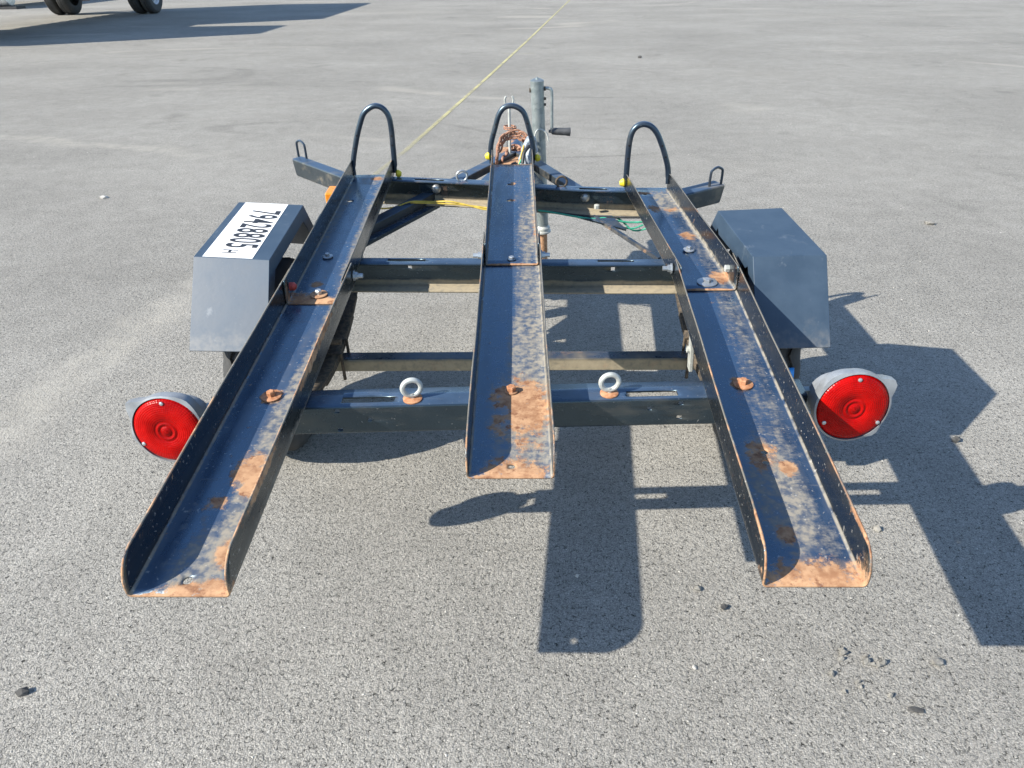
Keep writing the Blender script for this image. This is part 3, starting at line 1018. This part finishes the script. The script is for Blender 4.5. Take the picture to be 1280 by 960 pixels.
def leaf_spring(x):
    o = None
    for k, (half, dz) in enumerate(((.36, 0), (.27, -.008), (.19, -.016))):
        bm = bmesh.new()
        prev = None
        pts = [(-half + 2 * half * i / 12) for i in range(13)]
        us = [-.019, .019]
        def f(u, v):
            return (x + u, 1.13 + v, -.262 + dz + .55 * v * v)
        bm = sheet(us, pts, f)
        q = link('leaf_spring' if k == 0 else 'spring_leaf', bm, M_SPRING, ROOT if k == 0 else o)
        solid(q, .0065, -1)
        if k == 0: o = q
    for y in (1.09, 1.17):
        bm = bmesh.new()
        tube(bm, [(x - .026, y, -.345), (x - .026, y, -.256), (x + .026, y, -.256), (x + .026, y, -.345)], .005, 8)
        link('u_bolt', bm, M_SPRING, o)
    return o


leaf_spring(-.535)
leaf_spring(.522)
for (x, y, m) in ((.4675, 1.0, M_EYE), (-.556, 1.05, M_SPRING)):
    bm = bmesh.new()
    beam(bm, (x, y, -.055), (x + .012 * (1 if x > 0 else -1), y, -.255), .010, .030, (0, 1, 0))
    beam(bm, (x + .055 * (1 if x > 0 else -1), y + .01, -.05), (x + .055 * (1 if x > 0 else -1), y + .01, -.23), .008, .034, (0, 1, 0))
    disc_stack(bm, (x - .004, y, -.19), (1, 0, 0), [(0, .010), (.07, .010), (.07, 0)], 8)
    bevel(link('spring_hanger', bm, m, ROOT), .002)
for x in (-.53, .53):
    for y in (.76, 1.49):
        bm = bmesh.new()
        beam(bm, (x, y, -.008), (x, y, -.185), .052, .040, (0, 1, 0))
        bevel(link('spring_bracket', bm, M_BAR, ROOT), .003)


def wheel(xc, wid, outer, label):
    R, yc, zc = .284, 1.13, -.282
    N = 72
    prof = [(-.5, .60), (-.53, .66), (-.56, .76), (-.55, .88), (-.50, .955), (-.43, .985), (-.33, 1.0), (-.27, 1.0), (-.25, .968), (-.20, .968), (-.18, 1.0), (-.03, 1.0), (-.02, .97), (.02, .97), (.03, 1.0), (.18, 1.0), (.20, .968), (.25, .968), (.27, 1.0), (.33, 1.0), (.43, .985), (.50, .955), (.55, .88), (.56, .76), (.53, .66), (.5, .60)]
    bm = bmesh.new()
    rings = []
    for i in range(N):
        a = 2 * PI * i / N
        ring = []
        for px, pr in prof:
            zz = .035 * (1 if i % 2 else -1) if (pr > .96 and abs(px) < .4) else 0
            r = pr * R
            if .40 < abs(px) < .52 and i % 3 == 0:
                r -= .007
            ring.append(bm.verts.new((xc + (px + zz) * wid, yc + math.cos(a) * r, zc + math.sin(a) * r)))
        rings.append(ring)
    for i in range(N):
        a, b = rings[i], rings[(i + 1) % N]
        for k in range(len(prof) - 1):
            bm.faces.new((a[k], a[k + 1], b[k + 1], b[k]))
    w = link('wheel', bm, M_TYRE, ROOT)
    w['label'] = label
    bm = bmesh.new()
    disc_stack(bm, (xc, yc, zc), (outer, 0, 0), [(-.055, .172), (-.05, .165), (-.02, .150), (-.008, .12), (.0, .09), (.018, .06), (.02, .035), (.02, 0)], 32)
    disc_stack(bm, (xc, yc, zc), (outer, 0, 0), [(-.060, .168), (.060, .168), (.064, .174), (.060, .176), (-.060, .176), (-.060, .168)], 32)
    rim = link('rim', bm, M_RIM, w)
    bm = bmesh.new()
    disc_stack(bm, (xc, yc, zc), (outer, 0, 0), [(.016, .036), (.045, .034), (.058, .026), (.06, 0)], 18)
    link('hub', bm, M_GALV, w)
    return w


wheel(-.7025, .122, -1, 'left wheel under the numbered fender')
wr = wheel(.669, .124, 1, 'right wheel with a blue mark on its tread')
bm = bmesh.new()
for k in range(5):
    pass
ul = []
for j in range(4):
    a = PI + math.radians(-24 + j * 3.4)
    r = .2856
    row = [bm.verts.new((x, 1.13 + math.cos(a) * r, -.282 - math.sin(a) * r * -1)) for x in (.697, .7105)]
    ul.append(row)
for a, b in zip(ul, ul[1:]):
    bm.faces.new((a[0], a[1], b[1], b[0]))
solid(link('blue_mark', bm, M_BLUE, wr), .002, 1)


# ---- fenders
def fender(nt_i, nt_o, ft_i, ft_o, nb_i, nb_o, fb_i, fb_o, label, torn=False):
    """corner points: near/far, top/bottom, inner/outer"""
    P = [Vector(p) for p in (nt_i, nt_o, ft_i, ft_o, nb_i, nb_o, fb_i, fb_o)]
    bm = bmesh.new()
    v = [bm.verts.new(p) for p in P]
    bm.faces.new((v[0], v[1], v[3], v[2]))      # top
    bm.faces.new((v[4], v[5], v[1], v[0]))      # near slope
    bm.faces.new((v[2], v[3], v[7], v[6]))      # far slope
    bm.faces.new((v[5], v[7], v[3], v[1]))      # outer side
    # inner side: a strip following the three edges
    s = .040
    dn = (P[4] - P[0]).normalized(); df = (P[6] - P[2]).normalized()
    ti = P[0] + V(0, .028, -s); tf = P[2] + V(0, -.028, -s)
    bi = P[4] + V(0, s * 1.05, 0); bf = P[6] + V(0, -s * 1.05, 0)
    K = 14 if torn else 1
    top = [v[0]]; low = [bm.verts.new(ti)]
    for k in range(1, K):
        t = k / K
        top.append(bm.verts.new(P[0].lerp(P[2], t)))
        low.append(bm.verts.new(ti.lerp(tf, t) + V(0, 0, -.006 - .016 * random.random() if torn else 0)))
    top.append(v[2]); low.append(bm.verts.new(tf))
    for k in range(K):
        bm.faces.new((top[k], top[k + 1], low[k + 1], low[k]))
    q = bm.verts.new(bi)
    bm.faces.new((v[4], v[0], low[0], q))
    q2 = bm.verts.new(bf)
    bm.faces.new((v[2], v[6], q2, low[-1]))
    bmesh.ops.recalc_face_normals(bm, faces=bm.faces[:])
    # make sure the top faces up
    bm.faces.ensure_lookup_table()
    if bm.faces[0].normal.z < 0:
        bmesh.ops.reverse_faces(bm, faces=bm.faces[:])
    bm.faces.layers.int.new('keep')
    o = link('fender', bm, M_FEND, ROOT, ang=20)
    solid(o, .003, -1)
    bevel(o, .0022, 2)
    o['label'] = label
    return o


FL = [(-.614, .974, .095), (-.815, .999, .095), (-.621, 1.348, .095), (-.820, 1.376, .095), (-.612, .826, -.084), (-.811, .833, -.084), (-.622, 1.478, -.086), (-.820, 1.510, -.086)]
fl = fender(*FL, 'left fender with a white number decal')
FR = [(.588, .973, .095), (.771, .978, .095), (.566, 1.276, .095), (.749, 1.292, .095), (.592, .832, -.086), (.774, .838, -.086), (.566, 1.42, -.086), (.749, 1.432, -.086)]
fender(*FR, 'right plain fender with a torn inner edge', torn=True)
bm = bmesh.new()
for i, (y, z) in enumerate(((1.10, -.03), (1.16, -.03))):
    beam(bm, (.575, y, -.02), (.60, y + .005, .035), .008, .03, (0, 1, 0))
link('fender_bracket', bm, M_BAR, ROOT)


def on_left(s, t, dz=.0009):
    """s 0..1 outer to inner, t 0..1 near to far on the left fender top"""
    ni, no, fi, fo = (Vector(p) for p in FL[:4])
    return no.lerp(ni, s).lerp(fo.lerp(fi, s), t) + V(0, 0, dz)


bm = bmesh.new()
vs = [bm.verts.new(on_left(*q)) for q in ((.115, .004), (.775, .004), (.775, .992), (.115, .992))]
bm.faces.new(vs)
solid(link('number_decal', bm, M_WHITE, fl, smooth=False), .0004, 1)


def text_mesh(body):
    c = bpy.data.curves.new('txt', 'FONT')
    c.body = body
    c.resolution_u = 6
    c.offset = .013
    c.space_character = 1.06
    o = bpy.data.objects.new('txt', c)
    COL.objects.link(o)
    bpy.context.view_layer.update()
    me = bpy.data.meshes.new_from_object(o.evaluated_get(bpy.context.evaluated_depsgraph_get()))
    bpy.data.objects.remove(o)
    bpy.data.curves.remove(c)
    return me


def put_text(body, s0, s1, t0, t1, name):
    me = text_mesh(body)
    xs = [v.co.x for v in me.vertices]; ys = [v.co.y for v in me.vertices]
    x0, x1, y0, y1 = min(xs), max(xs), min(ys), max(ys)
    for v in me.vertices:
        a = (v.co.x - x0) / (x1 - x0); b = (v.co.y - y0) / (y1 - y0)
        v.co = on_left(s0 + (s1 - s0) * b, t0 + (t1 - t0) * a, .00165)
    o = link(name, me, M_INK, fl, smooth=False)
    return o


put_text('79428805', .30, .745, .845, .165, 'decal_number')
put_text('H', .32, .52, .125, .075, 'decal_letter')


# ---- tail lamps
def tail_lamp(c, tilt, yaw, arm_to, label, ear):
    rot = Matrix.Translation(c) @ Matrix.Rotation(yaw, 4, 'Z') @ Matrix.Rotation(-tilt, 4, 'X')
    def tr(bm):
        bmesh.ops.transform(bm, matrix=rot, verts=bm.verts[:])
        return bm
    # shell: back plate with two lugs, bowl and ring; lens faces -Y
    bm = bmesh.new()
    n = 48
    def plate_r(a):
        r = .0772
        for la, amt, wd in ear:
            d = abs((a - la + PI) % (2 * PI) - PI)
            r = max(r, .0772 + amt * max(0, 1 - d / wd))
        return r
    rings = []
    for y, k in ((-.004, 1.0), (.014, 1.0), (.022, .97)):
        rings.append([bm.verts.new((math.cos(2 * PI * i / n) * plate_r(2 * PI * i / n) * k, y, math.sin(2 * PI * i / n) * plate_r(2 * PI * i / n) * k)) for i in range(n)])
    inner = [bm.verts.new((math.cos(2 * PI * i / n) * .0735, -.0055, math.sin(2 * PI * i / n) * .0735)) for i in range(n)]
    deep = [bm.verts.new((math.cos(2 * PI * i / n) * .0735, .004, math.sin(2 * PI * i / n) * .0735)) for i in range(n)]
    seq = [deep, inner] + rings
    for a, b in zip(seq, seq[1:]):
        for i in range(n):
            bm.faces.new((a[i], a[(i + 1) % n], b[(i + 1) % n], b[i]))
    bm.faces.new(rings[-1])
    sg = 1 if c[0] < 0 else -1
    disc_stack(bm, (sg * .022, .02, .004), (0, 1, 0), [(0, .052), (.034, .049), (.040, .042), (.040, 0)], 28)
    shell = link('tail_lamp', tr(bm), M_SHELL, ROOT, ang=40)
    shell['label'] = label
    bm = bmesh.new()
    ul = bm.loops.layers.uv.new('UVMap')
    prof = [(.0, .0065), (.010, .0062), (.011, .0048), (.0145, .0048), (.0155, .0062), (.020, .006), (.021, .005), (.024, .005), (.026, .0066), (.045, .0054), (.060, .0030), (.068, .0005), (.072, -.004), (.0728, -.010)]
    NA = 72
    rg = []
    for r, h in prof:
        if r == 0:
            rg.append([(bm.verts.new((0, -.006 - h, 0)), None)])
        else:
            rg.append([(bm.verts.new((math.cos(2 * PI * i / NA) * r, -.006 - h, math.sin(2 * PI * i / NA) * r)), (i / NA, r * 10)) for i in range(NA)])
    for j, (a, b) in enumerate(zip(rg, rg[1:])):
        for i in range(NA):
            i2 = (i + 1) % NA
            if len(a) == 1:
                q = [a[0], b[i], b[i2]]
            else:
                q = [a[i], b[i], b[i2], a[i2]]
            f = bm.faces.new([x[0] for x in q])
            for lp, x in zip(f.loops, q):
                uvv = x[1] or (i / NA, 0)
                if x is q[-1] or (len(q) == 4 and x is q[2]) or (len(q) == 3 and x is q[2]):
                    uvv = ((i + 1) / NA, uvv[1])
                lp[ul].uv = uvv
    link('lens', tr(bm), M_LENS, shell, ang=60)
    for a in (1.55, -.55, 3.65):
        bm = bmesh.new()
        disc_stack(bm, (math.cos(a) * .063, -.0085, math.sin(a) * .063), (0, -1, 0), [(0, .0042), (.002, .0040), (.003, .002), (.003, 0)], 12)
        link('screw', tr(bm), M_ZINC, shell)
    bm = bmesh.new()
    p = rot @ Vector((sg * .018, .05, -.004))
    beam(bm, p, arm_to, .016, .052)
    bevel(link('lamp_bracket', bm, M_GALV, shell), .003)
    return shell


tail_lamp((.683, .490, -.010), math.radians(9), math.radians(2), (.57, .545, -.03), 'right red round tail lamp', [(.60, .021, .33), (-.85, .008, .25), (2.2, .007, .5)])
tail_lamp((-.707, .470, -.047), math.radians(9), math.radians(-2), (-.57, .53, -.035), 'left red round tail lamp partly behind the channel', [(2.5, .021, .33), (3.4, .005, .25), (.95, .007, .5)])

# ---- amber marker
bm = bmesh.new()
box(bm, (-.636, 1.64, -.040), (-.604, 1.715, .022))
bevel(link('marker_lamp', bm, M_AMBER, ROOT), .005, 3)

# ---- tongue and drawbar
bm = bmesh.new()
box(bm, (-.055, 1.20, -.150), (.020, 2.46, -.088))
tongue = bevel(link('tongue_beam', bm, M_TONGUE, ROOT), .004)
bm = bmesh.new()
vs = [(-.24, 2.0), (.16, 2.0), (.030, 2.46), (-.095, 2.46)]
lo = [bm.verts.new((x, y, -.163)) for x, y in vs]; hi = [bm.verts.new((x, y, -.1535)) for x, y in vs]
bm.faces.new(lo[::-1]); bm.faces.new(hi)
for i in range(4):
    bm.faces.new((lo[i], lo[(i + 1) % 4], hi[(i + 1) % 4], hi[i]))
link('gusset_plate', bm, M_BAR, tongue)
bm = bmesh.new()
vs = [(-.085, 2.06), (.055, 2.06), (.030, 2.46), (-.075, 2.46)]
lo = [bm.verts.new((x, y, -.0865)) for x, y in vs]; hi = [bm.verts.new((x, y, -.0805)) for x, y in vs]
bm.faces.new(lo[::-1]); bm.faces.new(hi)
for i in range(4):
    bm.faces.new((lo[i], lo[(i + 1) % 4], hi[(i + 1) % 4], hi[i]))
link('tongue_plate', bm, M_RUST, tongue)
bm = bmesh.new()
tube(bm, [(-.02, 2.44, -.120), (-.02, 2.52, -.112), (-.02, 2.57, -.110), (-.02, 2.60, -.114)], [.034, .036, .042, .030], 16)
coup = link('coupler', bm, M_TONGUE, tongue)
bm = bmesh.new()
z0 = -.070
tube(bm, [(-.038, 2.33, -.09), (-.038, 2.33, .114)], .0055, 8)
tube(bm, smooth_path([(-.050, 2.33, .158), (-.055, 2.33, .142), (-.048, 2.33, .120), (-.038, 2.33, .112), (-.028, 2.33, .120), (-.021, 2.33, .142), (-.026, 2.33, .158)], 4), .0042, 8)
link('latch_screw', bm, M_EYE, tongue)
bm = bmesh.new()
tube(bm, [(-.036 + .024 * math.cos(a), 2.33 + .024 * math.sin(a), .030 + .0006 * k) for k in range(24) for a in (k * .5,)], .0032, 8)
link('spring_coil', bm, M_CHAIN, tongue)
for a, b, w, h in (((-.53, 1.54, -.080), (-.03, 2.36, -.080), .046, .030), ((.07, 2.20, -.080), (.0, 2.36, -.080), .046, .030)):
    if b[0] == .0: a = (.245, 1.86, -.080)
    bm = bmesh.new()
    beam(bm, a, b, w, h)
    bevel(link('drawbar_tube', bm, M_ARM, ROOT), .004)
bm = bmesh.new()
beam(bm, (-.52, 1.50, -.104), (-.30, 1.86, -.104), .040, .012)
link('drawbar_flange', bm, M_BAR, ROOT)
bm = bmesh.new()
beam(bm, (.26, 1.72, -.098), (.44, 1.40, -.110), .011, .012)
link('brace_rod', bm, M_TONGUE, ROOT)
bm = bmesh.new()
q = [(.17, 1.745), (.32, 1.735), (.36, 1.60)]
lo = [bm.verts.new((x, y, -.102)) for x, y in q]; hi = [bm.verts.new((x, y, -.096)) for x, y in q]
bm.faces.new(lo[::-1]); bm.faces.new(hi)
for k in range(3):
    bm.faces.new((lo[k], lo[(k + 1) % 3], hi[(k + 1) % 3], hi[k]))
link('gusset', bm, M_BAR, ROOT)

# ---- jack
bm = bmesh.new()
JX, JY = .088, 2.42
jt = Vector((.0735, JY - .0, .188)); jb = Vector((.0995, JY, -.425))
tube(bm, [jb, jt], .0268, 24)
tube(bm, [jt, jt + V(0, 0, .008), jt + V(0, 0, .013)], [.0275, .0275, .018], 24)
disc_stack(bm, jt + V(0, 0, .012), (0, 0, 1), [(0, .007), (.007, .006), (.009, 0)], 10)
jack = link('tongue_jack', bm, M_GALV, ROOT)
jack['label'] = 'galvanised tongue jack with a side crank'
bm = bmesh.new()
tube(bm, [(.042, JY, .158), (.108, JY, .165)], .0085, 10)
link('crank_shaft', bm, M_SPRING, jack)
for z in (.128, .105):
    bm = bmesh.new()
    tube(bm, [(.070, JY, z), (.110, JY - .004, z - .002)], .0055, 8)
    link('pin', bm, M_SPRING, jack)
bm = bmesh.new()
tube(bm, smooth_path([(.100, JY, .166), (.122, JY - .004, .166), (.131, JY - .006, .158), (.1335, JY - .007, .130), (.1345, JY - .008, .06), (.1355, JY - .009, .0), (.136, JY - .009, -.008)], 4), .0062, 12)
link('crank_arm', bm, M_GALV, jack)
bm = bmesh.new()
ax = Vector((1, -.02, -.035)).normalized()
disc_stack(bm, (.122, JY - .009, -.002), ax, [(0, 0), (0, .006), (.010, .007), (.014, .013), (.030, .0145), (.070, .0155), (.086, .0175), (.090, .017), (.092, 0)], 18)
link('crank_grip', bm, M_GRIP, jack)
bm = bmesh.new()
disc_stack(bm, (.0995, JY, -.425), (0, 0, -1), [(-.01, .026), (0, .034), (.012, .034), (.016, .038), (.022, .038), (.022, 0)], 24)
link('jack_collar', bm, M_EYE, jack)
bm = bmesh.new()
tube(bm, [(.100, JY, -.44), (.104, JY, -.60)], .021, 18)
disc_stack(bm, (.104, JY, -.60), (0, 0, -1), [(0, .024), (.02, .05), (.050, .055), (.062, .055), (.062, 0)], 20)
link('jack_foot', bm, M_RUST, jack)

# ---- safety chain, coiled on the tongue
bm = bmesh.new()
def link_ring(bm, c, d, side_v, ln=.042, wd=.024, r=.0042):
    d = Vector(d).normalized(); s = Vector(side_v); s = (s - d * s.dot(d)).normalized()
    pts = []
    for k in range(14):
        a = 2 * PI * k / 14
        pts.append(Vector(c) + d * math.cos(a) * ln / 2 + s * math.sin(a) * wd / 2)
    tube(bm, pts, r, 6, closed=True)
def chain(bm, path, step=.028):
    sp = smooth_path(path, 12)
    acc = 0; k = 0
    for a, b in zip(sp, sp[1:]):
        acc += (b - a).length
        if acc >= step:
            acc -= step; k += 1
            d = b - a
            s = Vector((0, 0, 1)) if k % 2 else Vector((d.y, -d.x, .3 * d.x + .02))
            link_ring(bm, b, d, s)
chain(bm, [(-.078, 2.035, .030), (-.083, 2.10, -.010), (-.085, 2.16, -.04), (-.078, 2.22, .000), (-.060, 2.24, .022), (-.030, 2.25, .034), (.0, 2.25, .036), (.028, 2.24, .022), (.044, 2.22, -.006), (.046, 2.20, -.035)])
chain(bm, [(-.078, 2.26, -.050), (-.078, 2.26, -.02), (-.060, 2.27, .010), (-.030, 2.28, .018), (.004, 2.28, .016), (.034, 2.27, -.004)])
chain(bm, [(-.07, 2.24, -.072), (-.03, 2.40, -.066), (.02, 2.36, -.068)])
link('safety_chain', bm, M_CHAIN, ROOT)['label'] = 'rusty safety chain coiled on the tongue'

# ---- wiring
bm = bmesh.new()
sp = smooth_path([(.010, 2.17, -.070), (.018, 2.18, -.030), (.030, 2.19, .008), (.046, 2.20, .024), (.058, 2.22, .010), (.060, 2.24, -.03)], 6)
tube(bm, sp, [.013 + .008 * abs(mnoise.noise(p * 60)) for p in sp], 10)
tube(bm, smooth_path([(.030, 2.16, -.070), (.040, 2.17, -.02), (.052, 2.19, .010), (.060, 2.2, -.02)], 5), .013, 10)
wire = link('wiring_bundle', bm, M_TAPE, ROOT)
for pts, m, r in (([(.014, 2.12, -.04), (.02, 2.14, -.008), (.04, 2.16, .012), (.05, 2.18, .004)], M_WIRE_K, .007), ([(-.02, 2.08, -.060), (.0, 2.12, -.045), (.012, 2.16, -.015), (.02, 2.18, .01)], M_WIRE_Y, .0035), ([(-.01, 2.08, -.06), (.006, 2.12, -.035), (.022, 2.15, -.01)], M_WIRE_G, .003)):
    bm = bmesh.new(); tube(bm, smooth_path(pts, 5), r, 8); link('wire', bm, m, wire)
bm = bmesh.new()
tube(bm, smooth_path([(-.04, 2.10, -.070), (-.025, 2.12, -.052), (-.010, 2.13, -.046)], 4), [.011] * 9, 10)
link('wire_plug', bm, M_WIRE_K, wire)
bm = bmesh.new()
tube(bm, smooth_path([(.062, 2.38, -.03), (.070, 2.385, .004), (.090, 2.388, .012), (.112, 2.385, -.004), (.122, 2.38, -.035)], 5), .0032, 8)
link('cable_tie', bm, M_EYE, wire)
for pts, m, r in (
        ([(-.60, 1.78, -.082), (-.50, 1.765, -.080), (-.43, 1.75, -.070), (-.376, 1.77, -.058), (-.30, 1.80, -.070), (-.24, 1.79, -.066), (-.17, 1.78, -.078), (-.105, 1.765, -.088), (.03, 1.75, -.084)], M_WIRE_Y, .0030),
        ([(-.376, 1.772, -.062), (-.28, 1.79, -.073), (-.2, 1.785, -.076), (-.1, 1.77, -.084)], M_WIRE_Y, .003),
        ([(.07, 1.74, -.082), (.116, 1.73, -.085), (.20, 1.71, -.094), (.253, 1.70, -.098), (.322, 1.70, -.104), (.39, 1.70, -.112), (.48, 1.70, -.108)], M_WIRE_G, .0035),
        ([(.25, 1.70, -.100), (.32, 1.69, -.118), (.39, 1.69, -.130), (.43, 1.70, -.122)], M_WIRE_G, .003),
        ([(.26, 1.70, -.098), (.34, 1.71, -.100), (.40, 1.70, -.142), (.47, 1.70, -.126)], M_WIRE_G, .003),
        ([(.10, 1.735, -.084), (.22, 1.715, -.091), (.33, 1.705, -.096), (.46, 1.70, -.096)], M_WIRE_K, .003)):
    bm = bmesh.new(); tube(bm, smooth_path(pts, 5), r, 8); link('wire', bm, m, wire)


# ------------------------------------------------------------------ parked semi trailers at the far left
ROOT = ROOT


def truck_wheel(par, x, y, side_s):
    """dual wheel: two tyres, rim outside"""
    hub = None
    R = .51
    for k, off in enumerate((0, -.33 * side_s)):
        bm = bmesh.new()
        disc_stack(bm, (x + off, y, R), (side_s, 0, 0), [(-.27, .29), (-.28, .34), (-.27, .45), (-.24, .495), (-.19, .51), (-.15, .51), (-.145, .50), (-.135, .50), (-.13, .51), (-.08, .51), (-.075, .50), (-.065, .50), (-.06, .51), (-.035, .495), (-.005, .45), (0, .36), (-.01, .29), (-.03, .28)], 48)
        o = link('wheel' if k == 0 else 'tyre', bm, M_TYRE, par if k == 0 else hub, ang=30)
        if k == 0: hub = o
    bm = bmesh.new()
    disc_stack(bm, (x, y, R), (side_s, 0, 0), [(-.02, .30), (-.012, .29), (-.03, .27), (-.09, .25), (-.10, .16), (-.06, .13), (-.02, .11), (-.01, .06), (-.01, 0)], 36)
    link('rim', bm, M_RIM, hub)
    for q in range(8):
        a = 2 * PI * q / 8
        bm = bmesh.new()
        disc_stack(bm, (x, y + math.cos(a) * .2, R + math.sin(a) * .2), (side_s, 0, 0), [(-.098, .018), (-.06, .016), (-.06, 0)], 6)
        link('wheel_nut', bm, M_GALV, hub)
    return hub


def semi(x0, x1, y0, y1, h, wheels_y, label, lowdeck=None, tank=False, nose=None):
    r = empty('box_truck', ((x0 + x1) / 2, (wheels_y), 0))
    base = Vector(r.location)
    kids = []
    def add(name, bm, m, par=None, **k):
        o = link(name, bm, m, par or r, **k)
        if par is None: o.location = -base
        return o
    if h:
        bm = bmesh.new(); box(bm, (x0, y0, 1.25), (x1, y1, h)); bevel(add('body', bm, M_TRUCKWHITE), .04, 3)
    bm = bmesh.new()
    for xx in (x0 + .85, x1 - .85):
        box(bm, (xx - .06, y0 + .3, .95), (xx + .06, y1 - .2, 1.245))
    for k in range(14):
        yy = y0 + .6 + k * (y1 - y0 - 1.2) / 13
        box(bm, (x0 + .15, yy - .05, 1.10), (x1 - .15, yy + .05, 1.243))
    add('chassis', bm, M_TRUCKBLACK)
    for xx, sgn in ((x1 - .04, 1), (x0 + .04, -1)):
        w = truck_wheel(r, xx, wheels_y, sgn); w.location = -base
    for xx, sgn in ((x1 - .04, 1), (x0 + .04, -1)) if nose else ():
        w = truck_wheel(r, xx, (nose[0] + nose[1]) / 2, sgn); w.location = -base
    bm = bmesh.new(); tube(bm, [(x0 + .3, wheels_y, .51), (x1 - .3, wheels_y, .51)], .075, 16); add('axle', bm, M_TRUCKBLACK)
    for xx in (x0 + .35, x1 - .35):
        bm = bmesh.new(); box(bm, (xx - .32, wheels_y + .75, .30), (xx + .32, wheels_y + .762, 1.05)); add('mud_flap', bm, M_TRUCKBLACK)
    if lowdeck:
        bm = bmesh.new(); box(bm, (x0 + .1, lowdeck[0], .9), (x1 - .1, lowdeck[1], lowdeck[2])); bevel(add('tool_deck', bm, M_TRUCKBLACK), .03)
    if nose:
        bm = bmesh.new(); box(bm, (x0, nose[0], .9), (x1, nose[1], nose[2])); bevel(add('nose_box', bm, M_TRUCKWHITE), .10, 4)
    if tank:
        bm = bmesh.new(); disc_stack(bm, (x0 + .5, wheels_y + .5, .62), (1, 0, 0), [(-.02, 0), (0, .26), (.03, .30), (1.75, .30), (1.80, .26), (1.82, 0)], 32); tk = add('fuel_tank', bm, M_TANK)
        bm = bmesh.new(); box(bm, (x0 + .9, wheels_y + .2, .22), (x0 + 2.55, wheels_y + .8, .33)); link('tank_saddle', bm, M_TRUCKBLACK, tk)
    tag(r, label, 'truck')
    return r


semi(-13.0, -10.05, 16.4, 23.0, 4.05, 22.0, 'parked box truck at the top left, only its dual wheels in view', lowdeck=(14.9, 16.39, 2.15), nose=(12.85, 14.88, 3.8))
r = empty('tank_trailer', (-16.3, 25.2, 0))
bm = bmesh.new(); disc_stack(bm, (-1.6, 0, .36), (1, 0, 0), [(-.02, 0), (0, .26), (.03, .30), (1.75, .30), (1.80, .26), (1.82, 0)], 32)
tk = link('fuel_tank', bm, M_TANK, r)
bm = bmesh.new(); box(bm, (-1.3, -.25, .0), (.45, .25, .075)); link('tank_saddle', bm, M_TRUCKBLACK, tk)
bm = bmesh.new(); box(bm, (-2.6, -.2, .92), (-.2, 6.0, 1.10)); link('chassis', bm, M_TRUCKBLACK, r)
tag(r, 'pale round fuel tank of a parked vehicle in the top left corner', 'tank')
bpy.context.view_layer.update()
